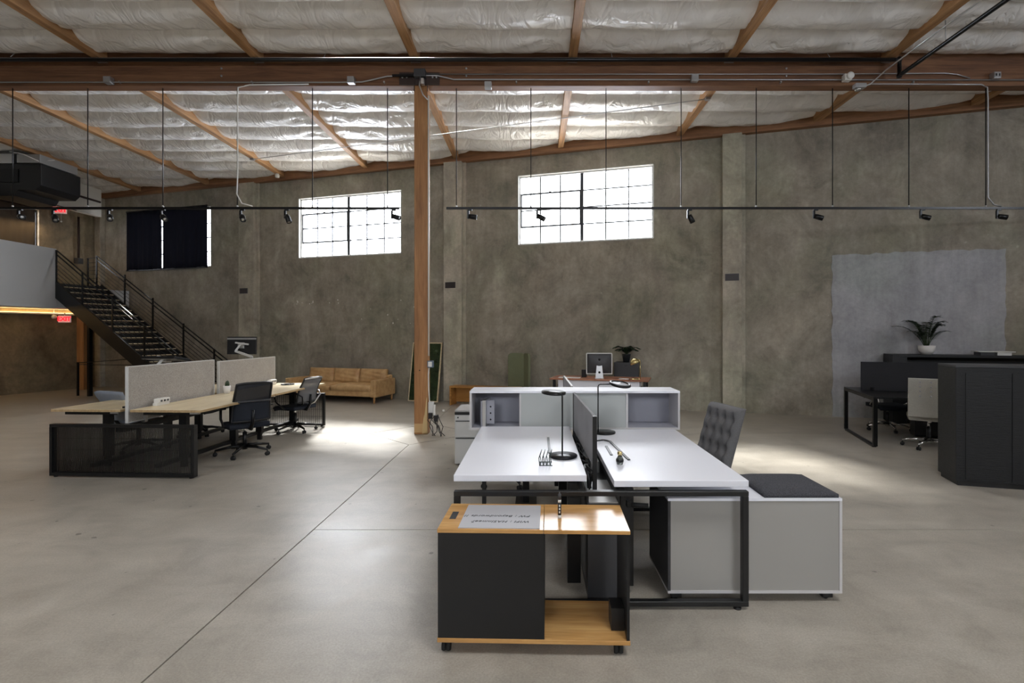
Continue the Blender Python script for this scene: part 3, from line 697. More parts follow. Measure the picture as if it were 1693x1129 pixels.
for k, (x, y, z) in enumerate([(-13.55,14.1,2.05), (-13.3,14.15,2.05)]):
    e = thing('emergency_lamp', ['left','right'][k]+' head of the small emergency lamps beside the lower exit sign', 'lamp', (x,y,z), 0, 'emergency lamp heads under the gallery')
    MB().lathe([(0,-0.05),(0.045,-0.045),(0.055,0.03),(0.0,0.035)], 14, Matrix.Rotation(PI/2,4,'X')).obj('head', 'white_plastic', e)
    MB().tube([(0,0,0.03),(0,0,0.2)], 0.01, 6).obj('stalk', 'white_plastic', e)
dp = thing('drain_pipe', 'dark pipe dropping to a small box on the gallery wall', 'pipe', (0,0,0))
q = c_.to_2d()+nv*0.62
MB().tube([(q.x+0.09,q.y,4.95),(q.x+0.09,q.y,3.75)], 0.03, 8).obj('pipe_run', 'rust', dp)
B(q.x+0.02,q.x+0.16,q.y-0.08,q.y+0.08,3.60,3.76).obj('pipe_box', 'dark_grey', dp, 0.006)
ss = thing('string_light', 'tiny bulb on a string below the header', 'light', (-12.6,13.6,4.93))
MB().tube([(0,0,0),(0.01,0,-0.35)], 0.003, 5).obj('string', 'white_plastic', ss)
MB().lathe([(0,-0.03),(0.02,-0.015),(0.02,0.01),(0,0.02)], 10, T(0.01,0,-0.36)).obj('bulb', 'white_plastic', ss)

# heater / air unit at the far left ceiling
hv = thing('air_unit', 'black ceiling-hung air unit with steel duct at the far left', 'air unit', (-11.1,11.5,4.69))
poly = [(-1.38,0.10),(-1.38,0.72),(0,0.72),(0,0.24),(-0.12,0.13),(-0.52,0.13),(-0.60,0.0),(-1.2,0.0)]
MB().prism([(x,z) for x,z in poly], 0, 1.0, Matrix.Rotation(PI/2,4,'X') @ T(0,0,-1.0)).obj('housing', 'black', hv, 0.012)
B(-0.50,0.02,-0.05,0.9,0.73,0.92).obj('steel_duct', 'steel', hv, 0.008)
B(-1.38,-0.62,0.0,0.9,0.73,0.95).obj('duct_stub', 'aluminium', hv, 0.008)
B(-0.60,-0.50,0.05,0.8,0.73,0.98).obj('black_collar', 'black_metal', hv)
B(-0.95,-0.50,-0.02,-0.0,0.30,0.60).obj('access_panel', 'black_metal', hv, 0.004)
MB().tube([(-0.6,-0.1,0.96),(-0.3,-0.1,0.90),(0.0,-0.05,0.76),(0.02,0.3,0.9)], 0.012, 6).obj('flex_cable', 'white_plastic', hv)

# stair (x runs down along the wall, y away from the camera)
st = thing('staircase', 'black steel staircase with wooden treads going up to the gallery', 'stairs', (-12.5,13.37,0), WROT)
SL = 0.6436; ZT0 = 2.81+0.13*SL; WID = 1.06
LEN = 4.55
zt = lambda x: ZT0 - SL*x
for y in (-0.035, WID):
    pts = [(-0.05, 2.70), (-0.05, 2.90), (0.0, zt(0)+0.07), (LEN, max(zt(LEN)+0.07, 0.0)), (LEN, 0.0), ((ZT0-0.29)/SL, 0.0), (0.0, 2.52)]
    MB().prism(pts, 0, 0.035, T(0,y+0.035,0) @ Matrix.Rotation(PI/2,4,'X')).obj('stringer', 'black', st)
for k in range(19):
    x = 0.13+0.2277*k; z = 2.81-0.1465*k
    if z < 0.05: break
    B(x-0.13, x+0.13, 0.002, WID-0.002, z-0.035, z).obj('tread', 'rust', st, 0.003, 1)
    B(x+0.10, x+0.134, 0.004, WID-0.004, z-0.014, z+0.004).obj('tread_nosing', 'pale_oak', st)
    B(x-0.13, x-0.12, 0.004, WID-0.004, z-0.0, z+0.10).obj('riser', 'black', st)
RH = 0.89
for y, xs in ((-0.02, [0.03, 0.98, 2.03, 3.10, 4.15, 4.5]), (WID+0.02, [-0.2, 0.88, 1.91, 2.99, 4.03, 4.5])):
    for x in xs:
        zz = min(zt(x), ZT0); B(x-0.02, x+0.02, y-0.012, y+0.012, max(zz-0.2,0), zz+RH).obj('rail_post', 'black_metal', st)
    xe = 4.55
    MB().bar((xs[0],y,min(zt(xs[0]),ZT0)+RH), (xe,y,zt(xe)+RH), 0.04, 0.012).obj('handrail', 'black_metal', st)
    MB().bar((xs[0],y,min(zt(xs[0]),ZT0)+RH-0.11), (xe,y,zt(xe)+RH-0.11), 0.012, 0.03).obj('mid_rail', 'black_metal', st)
    for k in range(6):
        h = 0.10+0.105*k
        MB().tube([(xs[0],y,min(zt(xs[0]),ZT0)+h), (xe,y,zt(xe)+h)], 0.006, 6).obj('infill_rod', 'black_metal', st)
# landing rail
B(-0.56,-0.52,WID+0.008,WID+0.032,2.83,2.83+RH).obj('rail_post', 'black_metal', st)
B(-0.56,-0.18,WID,WID+0.04,2.83+RH,2.83+RH+0.012).obj('handrail', 'black_metal', st)
for k in range(7): MB().tube([(-0.54,WID+0.02,2.93+0.11*k),(-0.2,WID+0.02,2.93+0.11*k)], 0.006, 6).obj('infill_rod', 'black_metal', st)
# posts under the landing
B(1.16,1.24,-0.03,0.05,0,zt(1.2)-0.30).obj('support_post', 'black_metal', st)
lr = thing('guard_rail', 'low black guard rail standing under the staircase', 'rail', (-11.7,13.1,0), WROT)
B(-0.02,0.02,-0.02,0.02,0,0.86).obj('rail_post', 'black_metal', lr)
MB().tube([(0,0,0.84),(2.3,0.05,1.0)], 0.012, 6).obj('top_rod', 'black_metal', lr)
MB().tube([(0,0,0.80),(2.3,0.3,0.80)], 0.010, 6).obj('lower_rod', 'black_metal', lr)

# =================================================================== CHAIRS
def star_base(t, metal, R=0.30, ang=0.3):
    for k in range(5):
        a = ang + 2*PI*k/5; c, s_ = math.cos(a), math.sin(a)
        MB().tube([(0.03*c,0.03*s_,0.115),(0.17*c,0.17*s_,0.108),(R*c,R*s_,0.078)], [0.026,0.020,0.014], 8).obj('base_leg', metal, t)
        cs = MB(); cx, cy = R*c, R*s_
        cs.tube([(cx,cy,0.08),(cx,cy,0.045)], 0.008, 6)
        ca = thing_part = cs.obj('caster', 'black_plastic', t)
        for sg in (-1, 1):
            MB().lathe([(0,-0.009),(0.024,-0.009),(0.027,0.0),(0.024,0.009),(0,0.009)], 14,
                       T(cx-s_*0.014*sg, cy+c*0.014*sg, 0.0275) @ rz(a) @ Matrix.Rotation(PI/2,4,'X')).obj('wheel', 'rubber', ca)
    MB().tube([(0,0,0.07),(0,0,0.14)], 0.034, 14).obj('hub', metal, t)
    MB().tube([(0,0,0.12),(0,0,0.30)], 0.026, 14).obj('lift_sleeve', 'black_plastic', t)
    MB().tube([(0,0,0.28),(0,0,0.40)], 0.015, 12).obj('lift_piston', 'chrome', t)
def seat_pad(t, mat_, w=0.48, d=0.46, z=0.45, th=0.06):
    def f(u, v):
        x = (u-0.5)*w*(1-0.12*(abs(v-0.0)**3)); y = (v-0.5)*d+0.02
        e = (2*u-1)**4; fr = max(0, v-0.8)/0.2
        return (x, y, z - 0.02*(1-(2*u-1)**2)*1 - 0.015*e - 0.035*fr**2)
    return MB().shell(f, 16, 16, -th).obj('seat', mat_, t)
def chair(label, loc, r, style, group=None, base_ang=0.3):
    t = thing('office_chair' if style != 'tuft' else 'tufted_chair', label, 'chair', (loc[0], loc[1], 0), r, group)
    if style in ('mesh', 'soft', 'net', 'low'):
        metal = 'chrome' if style == 'low' else ('aluminium' if style == 'net' and False else 'black_metal')
        star_base(t, metal, 0.34 if style == 'mesh' else 0.32, base_ang)
        B(-0.11,0.11,-0.12,0.10,0.36,0.415).obj('tilt_mechanism', 'black_plastic', t, 0.015)
        seat_pad(t, 'chair_blue' if style == 'soft' else 'chair_black')
        zb, hb, wb = (0.48, 0.50, 0.46) if style != 'net' else (0.50, 0.40, 0.42)
        if style == 'soft': zb, hb, wb = 0.46, 0.40, 0.52
        if style == 'low': zb, hb = 0.50, 0.30
        def back(u, v):
            uu = 2*u-1; w = wb*(1-0.10*v) if style != 'soft' else wb*(1-0.04*v)
            x = uu*w/2; y = -0.235 - 0.13*v - 0.05*(1-uu*uu) + 0.035*math.sin(PI*min(1,v*1.1)); return (x, y, zb+hb*v - 0.015*abs(uu)**3*v)
        if style in ('mesh', 'net'):
            MB().shell(back, 14, 14, 0.006).obj('back_mesh', 'mesh_black' if style == 'mesh' else 'mesh_grey', t)
            ring = [back(u, 0) for u in [k/10 for k in range(11)]]+[back(1, v) for v in [k/10 for k in range(1,11)]] + \
                   [back(1-k/10, 1) for k in range(1,11)]+[back(0, 1-k/10) for k in range(1,10)]
            MB().tube(ring, 0.015, 8, close=True).obj('back_frame', 'black_plastic', t)
            if style == 'mesh':
                def pad(u, v): p = back(u, v*0.52); return (p[0]*1.0, p[1]-0.008, p[2])
                MB().shell(pad, 12, 8, -0.012).obj('lumbar_panel', 'chair_black', t)
                band = [(p[0], p[1]-0.02, p[2]) for p in [back(k/12, 0.52) for k in range(13)]]
                MB().tube(band, 0.013, 8).obj('lumbar_band', 'dark_grey', t)
            else:
                band = [(p[0]*1.02, p[1]-0.01, p[2]) for p in [back(k/12, 0.99) for k in range(13)]]
                MB().tube(band, 0.012, 8).obj('top_rail', 'aluminium', t)
        else:
            MB().shell(back, 16, 14, 0.035).obj('backrest', 'chair_blue' if style == 'soft' else 'chair_black', t)
        MB().tube([(0,-0.08,0.385),(0,-0.24,0.37),(0,-0.31,0.48),(0,-0.32,0.62)], [0.028,0.026,0.022,0.016], 8).obj('back_stem', metal, t)
        for sx in (-1, 1):
            if style == 'net':                 # looped arm
                MB().tube([(sx*0.10,-0.05,0.39),(sx*0.25,-0.02,0.40),(sx*0.29,0.10,0.50),(sx*0.285,0.16,0.64),(sx*0.28,0.05,0.665),(sx*0.27,-0.12,0.665),(sx*0.25,-0.26,0.66),(sx*0.2,-0.33,0.60),(sx*0.13,-0.28,0.48),(sx*0.08,-0.1,0.39)],
                          0.013, 8).obj('arm_loop', 'aluminium' if sx > 0 else 'black_metal', t)
                B(sx*0.28-0.02, sx*0.28+0.02, -0.12, 0.14, 0.668, 0.69).obj('arm_pad', 'black_plastic', t, 0.008)
            elif style == 'low':
                MB().tube([(sx*0.12,0,0.39),(sx*0.27,0.0,0.43),(sx*0.29,0.12,0.50),(sx*0.29,0.14,0.62),(sx*0.28,0.0,0.65),(sx*0.26,-0.22,0.65)], 0.012, 8).obj('arm_loop', 'chrome', t)
            elif style == 'mesh':
                MB().tube([(sx*0.12,-0.02,0.39),(sx*0.26,-0.02,0.41),(sx*0.285,0.0,0.50),(sx*0.285,0.0,0.63)], 0.016, 8).obj('arm_post', 'black_plastic', t)
                B(sx*0.285-0.035, sx*0.285+0.035, -0.11, 0.13, 0.63, 0.655).obj('arm_pad', 'black_plastic', t, 0.01)
    return t
def tufted(label, loc, r, mat_, H=0.54, recline=0.15, W=0.48, smooth_back=False):
    t = thing('tufted_chair', label, 'chair', (loc[0], loc[1], 0), r)
    star_base(t, 'chrome', 0.30, 0.5)
    MB().tube([(0,0,0.38),(0,-0.2,0.40)], 0.02, 8).obj('tilt_arm', 'chrome', t)
    B(-0.24,0.24,-0.22,0.24,0.40,0.47).obj('seat', mat_, t, 0.025, 3)
    cols_, rows_ = 4, 4
    def f(u, v):
        x = (u-0.5)*W; z = 0.46+H*v
        e = min(1, min(u, 1-u, v, 1-v)/0.07); e = e*(2-e)
        d = 0
        for i in range(cols_):
            for j in range(rows_):
                bx = (i+0.5+(0.0))/cols_; bz = (j+0.75)/(rows_+0.6)
                dd = ((u-bx)*W)**2 + ((v-bz)*H)**2; d = max(d, math.exp(-dd/0.0009)); 
        groove = max(0, 1-abs((u*cols_) % 1 - 0.5)/0.14)
        amp = 0.034
        y = -0.235 - recline*v + e*(0.036 - amp*d - 0.018*groove*(0.15 < v < 0.93))
        return (x, y, z)
    mb = MB(); nu, nv = 44, 52; Wn = nv+1
    vs = [f(i/nu, j/nv) for i in range(nu+1) for j in range(Wn)]
    bk = [((i/nu-0.5)*W, -0.275-recline*(j/nv), 0.46+H*(j/nv)) for i in range(nu+1) for j in range(Wn)]
    K = len(vs); fs = []
    for i in range(nu):
        for j in range(nv):
            a,b_,c,d = i*Wn+j, (i+1)*Wn+j, (i+1)*Wn+j+1, i*Wn+j+1
            fs.append((a,b_,c,d)); fs.append((d+K,c+K,b_+K,a+K))
    for j in range(nv): fs.append((j+1,j,j+K,j+1+K)); o = nu*Wn; fs.append((o+j,o+j+1,o+j+1+K,o+j+K))
    for i in range(nu): fs.append((i*Wn,(i+1)*Wn,(i+1)*Wn+K,i*Wn+K)); fs.append(((i+1)*Wn+nv,i*Wn+nv,i*Wn+nv+K,(i+1)*Wn+nv+K))
    mb.add(vs+bk, fs, None, True).obj('backrest', mat_, t)
    if smooth_back:                             # faint buttons on the rear face
        for i in range(3):
            for j in range(4):
                MB().lathe([(0,0),(0.012,0.001),(0.008,0.005),(0,0.006)], 10, T((i-1)*0.12, -0.275-recline*(0.55+j*0.12), 0.46+H*(0.55+j*0.12)) @ Matrix.Rotation(PI/2,4,'X')).obj('back_button', 'grey_inside', t)
    return t

# =================================================================== LEFT DESK CLUSTER
LX, LY, LR = -4.66, 5.85, math.radians(-2.6)
def lw(x, y):                                   # cluster-local to world
    v_ = rz(LR) @ Vector((x, y, 0)); return (LX+v_.x, LY+v_.y)
fb = thing('bench_frame', 'low black perforated metal end frames joining the oak desks', 'desk frame', (LX,LY,0), LR)
def perforated(x0, x1, y, h):
    e = B(x0, x1, y, y+0.06, h-0.035, h).obj('end_panel', 'black', fb, 0.002, 1)
    B(x0, x1, y, y+0.06, 0.015, 0.05).obj('panel_frame', 'black', e)
    for x in (x0, x1-0.03): B(x, x+0.03, y, y+0.06, 0.05, h-0.035).obj('panel_frame', 'black', e)
    # ribbed sheet: vertical ribs with open slots between
    mb = MB(); n = int((x1-x0-0.06)/0.015)
    for k in range(n):
        x = x0+0.03+0.015*k; mb.box(x, x+0.0062, y+0.024, y+0.032, 0.05, h-0.035)
    for k in range(3): 
        z = 0.05+(h-0.085)*(k+1)/4; mb.box(x0+0.03, x1-0.03, y+0.030, y+0.033, z-0.002, z+0.002)
    o = mb.obj('slotted_sheet', 'black', e); o['kind'] = 'stuff'
    for x in (x0+0.05, x1-0.05): MB().lathe([(0,0),(0.02,0),(0.02,0.015),(0,0.015)], 10, T(x,y+0.03,0)).obj('foot', 'rubber', e)
perforated(-0.80, 0.88, -0.13, 0.595)
perforated(-0.80, 0.88, 3.02, 0.575)
for x in (-0.35, 0.40): B(x-0.03, x+0.03, -0.07, 3.02, 0.10, 0.14).obj('floor_rail', 'black', fb)
B(-0.08, 0.02, -0.07, 3.02, 0.50, 0.56).obj('cable_beam', 'black', fb)
def oak_desk(x0, x1, y0, y1, label, z=0.742):
    t = thing('oak_desk', label, 'desk', (*lw((x0+x1)/2, (y0+y1)/2), 0), LR, 'oak topped desks of the left cluster')
    w, d = (x1-x0)/2, (y1-y0)/2
    B(-w, w, -d, d, z-0.003, z).obj('desktop', 'pale_oak', t)
    B(-w, w, -d, d, z-0.028, z-0.003).obj('desktop_edge', 'pale_oak_edge', t)
    MB().prism([(-w+0.10,-0.05),(w-0.10,-0.05),(w-0.25,0.05),(-w+0.25,0.05)], 0, 0.03, T(0,-d+0.12,z-0.07) @ Matrix.Rotation(0,4,'X')).obj('top_bracket', 'black', t)
    B(-w+0.10, w-0.10, d-0.16, d-0.06, z-0.07, z-0.03).obj('top_bracket', 'black', t)
    for yy in (-d+0.30, d-0.30):
        B(-0.045, 0.045, yy-0.03, yy+0.03, 0.14, z-0.03).obj('lift_leg', 'black', t)
        B(-0.03, 0.03, yy-0.02, yy+0.02, 0.02, 0.14).obj('leg_foot', 'black', t)
    B(-0.02, 0.02, -d+0.12, d-0.12, z-0.06, z-0.03).obj('rail', 'black', t)
    B(w-0.14, w-0.04, -d+0.02, -d+0.06, z-0.05, z-0.03).obj('control_switch', 'aluminium', t)
    return t
oak_desk(-0.915, -0.085, 0.0, 1.54, 'pale oak desk left of the grey screens, nearest the camera')
oak_desk(0.03, 0.86, 0.0, 1.54, 'pale oak desk right of the grey screens, nearest the camera')
oak_desk(-0.915, -0.085, 1.55, 3.1, 'pale oak desk left of the grey screens, at the far end')
oak_desk(0.03, 0.86, 1.55, 3.1, 'pale oak desk right of the grey screens, at the far end by the sofa')
def screen(y0, y1, label, z0, z1, c):
    t = thing('desk_screen', label, 'desk screen', (*lw(-0.028, (y0+y1)/2), 0), LR, 'fabric screens on the oak desks')
    d = (y1-y0)/2
    B(-0.014, 0.014, -d+0.008, d-0.008, z0+0.008, z1-0.008).obj('panel', c, t)
    for a in ((-0.017,0.017,-d,d,z1-0.010,z1), (-0.017,0.017,-d,d,z0,z0+0.01), (-0.017,0.017,-d,-d+0.01,z0+0.01,z1-0.01), (-0.017,0.017,d-0.01,d,z0+0.01,z1-0.01)):
        B(*a).obj('edge_trim', 'white_metal', t)
    for yy in (-d+0.25, d-0.25): B(-0.02,0.03,yy-0.02,yy+0.02,z0-0.03,z0+0.05).obj('clamp', 'aluminium', t)
screen(0.02, 1.50, 'grey fabric desk screen on the left cluster, nearer one', 0.585, 1.235, 'screen_fabric')
screen(1.60, 3.08, 'grey fabric desk screen on the left cluster, farther one with brighter face', 0.585, 1.205, 'screen_fabric')
def socket(y, label, s=1.0):
    x_, y_ = lw(0.05, y); t = thing('power_socket', label, 'power socket', (x_,y_,0.742), LR, 'white desk power sockets')
    B(0.0,0.06*s,-0.10,0.10,0.0,0.035).obj('base', 'white_plastic', t, 0.008)
    B(0.0,0.07*s,-0.085,0.095,0.03,0.085).obj('head', 'white_plastic', t, 0.01)
    for k in range(3): B(0.07*s,0.072*s,-0.06+0.05*k,-0.03+0.05*k,0.045,0.068).obj('socket_hole', 'dark_grey', t)
socket(0.40, 'white power socket at the foot of the nearer grey screen')
socket(2.80, 'white power socket at the foot of the farther grey screen')
x_, y_ = lw(-0.10, 0.16); t = thing('desk_phone', 'small black device on the oak desk left of the nearer screen', 'device', (x_,y_,0.743), LR)
B(-0.06,0.05,-0.05,0.05,0,0.02).obj('base', 'black_plastic', t, 0.004); B(-0.05,0.05,-0.035,0.035,0.018,0.06,T(0,0,0) @ Matrix.Rotation(0.3,4,'Y')).obj('handset', 'black_plastic', t, 0.008)
x_, y_ = lw(0.12, 1.58); t = thing('potted_cactus', 'small cactus in a white pot between the two grey screens', 'plant', (x_,y_,0.743))
MB().lathe([(0,0),(0.040,0),(0.050,0.11),(0.044,0.11),(0.040,0.095),(0,0.095)], 18).obj('pot', 'ceramic', t)
MB().lathe([(0,0.094),(0.040,0.096),(0,0.098)], 14).obj('soil', 'soil', t)
for dx, h, tl in ((-0.018,0.095,0.15), (0.022,0.10,-0.12)):
    MB().lathe([(0,0),(0.013,0.01),(0.018,0.05),(0.013,h-0.02),(0,h)], 10, T(dx,0,0.09) @ Matrix.Rotation(tl,4,'Y')).obj('cactus_stem', 'leaf', t)
x_, y_ = lw(0.36, 2.80); t = thing('desk_tray', 'round black tray on the far oak desk', 'tray', (x_,y_,0.743))
MB().lathe([(0,0),(0.10,0),(0.11,0.015),(0.10,0.018),(0.095,0.006),(0,0.006)], 20).obj('dish', 'black_plastic', t)
B(-0.05,0.04,-0.02,0.02,0.006,0.022).obj('remote', 'black_plastic', t, 0.004)

def monitor_arm(x, y, z, label, tilt, yaw, name='monitor_on_arm'):
    x_, y_ = lw(x, y); t = thing(name, label, 'monitor', (x_,y_,0.742), LR)
    MB().lathe([(0,0),(0.05,0),(0.05,0.012),(0.02,0.02),(0.018,0.22),(0,0.22)], 14).obj('arm_base', 'aluminium', t)
    MB().bar((0,-0.08,0.21),(0.14,-0.13,z*0.72),0.035,0.03).obj('lower_arm', 'aluminium', t)
    MB().bar((0.14,-0.13,z*0.72),(-0.17,-0.09,z*0.86),0.035,0.03).bar((-0.17,-0.09,z*0.86),(-0.10,-0.05,z+0.03),0.03,0.03).bar((-0.17,-0.09,z+0.05),(0.03,-0.05,z+0.02),0.03,0.025).obj('upper_arm', 'white_metal', t)
    mt = T(-0.12,0.0,z) @ rz(yaw) @ Matrix.Rotation(tilt,4,'X')
    B(-0.05,0.05,-0.03,0.0,-0.05,0.05,mt).obj('mount_plate', 'aluminium', t, 0.004)
    B(-0.24,0.24,0.0,0.035,-0.15,0.15,mt).obj('monitor_body', 'black_plastic', t, 0.006)
    B(-0.24,0.24,-0.002,0.0,0.10,0.13,mt).obj('vent_strip', 'aluminium', t)
    return t
monitor_arm(-0.35, 2.85, 0.66, 'black monitor on a silver arm above the farther grey screen', -0.05, 0.1)
monitor_arm(-0.42, 1.25, 0.50, 'monitor folded nearly flat on its arm behind the nearer screen', 1.40, 0.0, 'folded_monitor')

G_ = 'office chairs of the left desk cluster'
chair('black mesh-back office chair right of the oak desks, nearest the camera', (-3.88,6.84), math.radians(47), 'mesh', G_, 0.25)
chair('black office chair with looped silver arms at the far oak desk by the sofa', (-3.95,8.42), math.radians(72), 'net', G_, 0.55)
chair('blue-grey padded office chair behind the left oak desk', (-5.50,7.10), math.radians(-18), 'soft', G_, 0.1)
chair('office chair seen through the legs beyond the near black chair', (-5.35,8.15), math.radians(-90), 'net', G_, 0.9)

# =================================================================== SOFA, MOSS BOARD, BENCH, GREEN SCREEN
so = thing('leather_sofa', 'tan leather three-cushion sofa on wooden legs against the concrete wall', 'sofa', wp(-4.72,0.55), WROT)
hw = 1.24; D = 0.44
B(-hw+0.08, hw-0.08, -D+0.02, D, 0.15, 0.28).obj('base_rail', 'leather', so, 0.02, 3)
for sx in (-1, 1):
    a = sx*hw; b_ = sx*(hw-0.14)
    B(min(a,b_), max(a,b_), -D, D-0.04, 0.14, 0.53).obj('armrest', 'leather', so, 0.03, 3)
B(-hw+0.10, hw-0.10, D-0.16, D, 0.15, 0.60, T(0,0,0)).obj('back_frame', 'leather', so, 0.03, 3)
def cushion(x0, x1, y0, y1, z0, z1, mt=None, puff=0.03, seed=0):
    def sheet(top):
        def f(u, v):
            e = (1-(2*u-1)**6)*(1-(2*v-1)**6)
            wr = (0.008*math.sin(11*u+5*v+seed)*e + 0.006*math.sin(23*v+7*u+seed*2)*e)*(puff > 0.03)
            return (x0+(x1-x0)*u, y0+(y1-y0)*v, (z1+puff*e-puff*0.5+wr) if top else (z0))
        return f
    nu = nv = 16; W = nv+1; ft = sheet(True); fb_ = sheet(False)
    vs = [ft(i/nu, j/nv) for i in range(nu+1) for j in range(W)]+[fb_(i/nu, j/nv) for i in range(nu+1) for j in range(W)]
    K = (nu+1)*W; fs = []
    for i in range(nu):
        for j in range(nv):
            a,b,c,d = i*W+j,(i+1)*W+j,(i+1)*W+j+1,i*W+j+1; fs += [(a,b,c,d),(d+K,c+K,b+K,a+K)]
    for j in range(nv): fs.append((j+1,j,j+K,j+1+K)); o = nu*W; fs.append((o+j,o+j+1,o+j+1+K,o+j+K))
    for i in range(nu): fs.append((i*W,(i+1)*W,(i+1)*W+K,i*W+K)); fs.append(((i+1)*W+nv,i*W+nv,i*W+nv+K,(i+1)*W+nv+K))
    return MB().add(vs, fs, mt, True)
L_ = hw-0.14
for k, (a, b_) in enumerate(((-L_, -L_/3*1.0+0.0), (-L_/3, L_/3), (L_/3, L_))):
    mt = T(0, D-0.16, 0.40) @ Matrix.Rotation(math.radians(78), 4, 'X')
    cushion(a+0.01, b_-0.01, -0.02, 0.33, 0.0, 0.13, mt, 0.06, k).obj('back_cushion', 'leather', so, 0.0)
for k, (a, b_) in enumerate(((-L_, -0.02), (0.02, L_))):
    cushion(a, b_, -D+0.0, D-0.16, 0.27, 0.40, None, 0.05, k*3+1).obj('seat_cushion', 'leather', so)
for sx in (-1, 1):
    for sy in (-1, 1):
        MB().tube([(sx*(hw-0.08),sy*(D-0.08),0.15),(sx*(hw-0.08),sy*(D-0.08),0.0)], [0.028,0.018], 10).obj('leg', 'leg_wood', so)

mbd = thing('moss_board', 'dark green moss board in a pale wooden frame leaning behind the column', 'moss board', wp(-2.67,0.30), WROT)
mt = Matrix.Rotation(math.radians(-10), 4, 'X')
w_, h_ = 0.385, 1.40
B(-w_+0.02, w_-0.02, 0.005, 0.03, 0.02, h_-0.02, mt).obj('moss_panel', 'moss', mbd)
for a in ((-w_,w_,-0.0,0.04,0,0.022), (-w_,w_,0.0,0.04,h_-0.022,h_), (-w_,-w_+0.022,0,0.04,0.022,h_-0.022), (w_-0.022,w_,0,0.04,0.022,h_-0.022)):
    B(*a, mt).obj('frame_rail', 'pale_oak', mbd)
rnd = random.Random(5)
for k in range(16):
    x = rnd.uniform(-w_+0.06,w_-0.06); z = rnd.uniform(0.1,h_-0.12); r_ = rnd.uniform(0.03,0.06)
    MB().lathe([(0,-0.018),(r_*0.7,-0.012),(r_,0.0),(0,0.01)], 9, mt @ T(x,0.0,z) @ Matrix.Rotation(PI/2,4,'X')).obj('moss_tuft', 'moss', mbd)
bn = thing('oak_bench', 'low oak bench against the wall behind the white shelf unit', 'bench', wp(-1.0,0.52), WROT)
B(-0.80,0.80,-0.15,0.15,0.39,0.43).obj('top', 'oak_bench', bn, 0.003)
for sx in (-1,1): B(sx*0.80-(0.04 if sx>0 else 0), sx*0.80+(0.04 if sx<0 else 0), -0.15,0.15,0,0.39).obj('leg_panel', 'oak_bench', bn, 0.003)
B(-0.76,0.76,0.12,0.14,0.05,0.39).obj('back_panel', 'oak_bench', bn)
gs = thing('green_folding_screen', 'olive green round-cornered felt screen with two leaves by the wall', 'screen', wp(-0.22,0.33), WROT)
def rounded(w, h, r, n=8):
    pts = [(0,0),(w,0)]
    pts += [(w-r+r*math.cos(a), h-r+r*math.sin(a)) for a in [PI/2*k/n for k in range(n+1)]]
    pts += [(r-r*math.sin(a), h-r+r*math.cos(a)) for a in [PI/2*k/n for k in range(n+1)]]
    return pts
lf = thing
for (x, y, a, w) in ((-0.30,-0.02,0.10,0.38), (0.085,0.02,-0.9,0.30)):
    MB().prism(rounded(w,1.17,0.09), 0, 0.05, T(x,y,0) @ rz(a) @ Matrix.Rotation(PI/2,4,'X')).obj('screen_leaf', 'green', gs, 0.012, 3)
MB().tube([(0.08,0.0,0.05),(0.08,0.0,1.05)], 0.012, 8).obj('hinge_seam', 'green', gs)

# =================================================================== REAR WALNUT DESK
def wloc(X, Y):                                  # world XY -> (s, d) on the far wall frame
    s = X*math.cos(WALL_A) - (Y-11.56)*math.sin(WALL_A); d = -(X*math.sin(WALL_A) + (Y-11.56)*math.cos(WALL_A)); return s, d
S0, D0 = wloc(0.27, 9.84)
wd = thing('walnut_desk', 'walnut topped desk with white drawers in front of the far wall', 'desk', wp(S0, D0), WROT)
B(0.0,1.87,0.0,0.72,0.718,0.745).obj('desktop', 'walnut', wd, 0.003)
B(0.16,1.70,0.06,0.10,0.50,0.716).obj('modesty_panel', 'white', wd)
for a in (0.16, 1.14): 
    dr = B(a,a+0.56,0.10,0.62,0.60,0.716).obj('drawer', 'white', wd, 0.004)
    B(a+0.2,a+0.36,0.62,0.635,0.65,0.66).obj('drawer_pull', 'aluminium', dr)
for x in (0.08,1.79):
    for y in (0.08,0.64): B(x-0.025,x+0.025,y-0.025,y+0.025,0,0.718).obj('leg', 'black', wd)
B(0.08,1.79,0.34,0.38,0.56,0.60).obj('cross_bar', 'black', wd)
im = thing('desktop_computer', 'all-in-one computer on the walnut desk, seen from behind', 'computer', wp(S0+0.92, D0-0.28, 0.745), WROT+0.2)
bodyp = rounded(0.50,0.41,0.02,4)
MB().prism([(x-0.25,y+0.075) for x,y in bodyp], -0.02, 0.0, Matrix.Rotation(PI/2,4,'X')).obj('screen_rim', 'white_metal', im)
def bulge(u, v):
    x = (u-0.5)*0.46; z = 0.095+0.37*v; e = (1-(2*u-1)**2)*(1-(2*v-1)**2); return (x, -0.002-0.045*e, z)
MB().shell(bulge, 14, 12, 0.003).obj('back_shell', 'dark_grey', im)
mark = MB().lathe([(0,0),(0.022,0),(0.022,0.002),(0,0.002)], 16, T(0,-0.044,0.36) @ Matrix.Rotation(PI/2,4,'X'))
mark.obj('maker_mark', 'black_metal', im)
MB().prism([(-0.075,0),(0.075,0),(0.05,0.25),(-0.05,0.25)], 0, 0.006, T(0,-0.06,0.0) @ Matrix.Rotation(PI/2-0.08,4,'X')).obj('stand', 'aluminium', im)
B(-0.09,0.09,-0.08,0.10,0,0.006).obj('stand_foot', 'aluminium', im, 0.002)
MB().lathe([(0,0),(0.022,0),(0.022,0.003),(0,0.003)], 14, T(0,-0.066,0.115) @ Matrix.Rotation(PI/2,4,'X')).obj('cable_hole', 'rubber', im)
sp_ = thing('speaker', 'small black speaker on the walnut desk left of the computer', 'speaker', wp(S0+0.60, D0-0.42, 0.745), WROT)
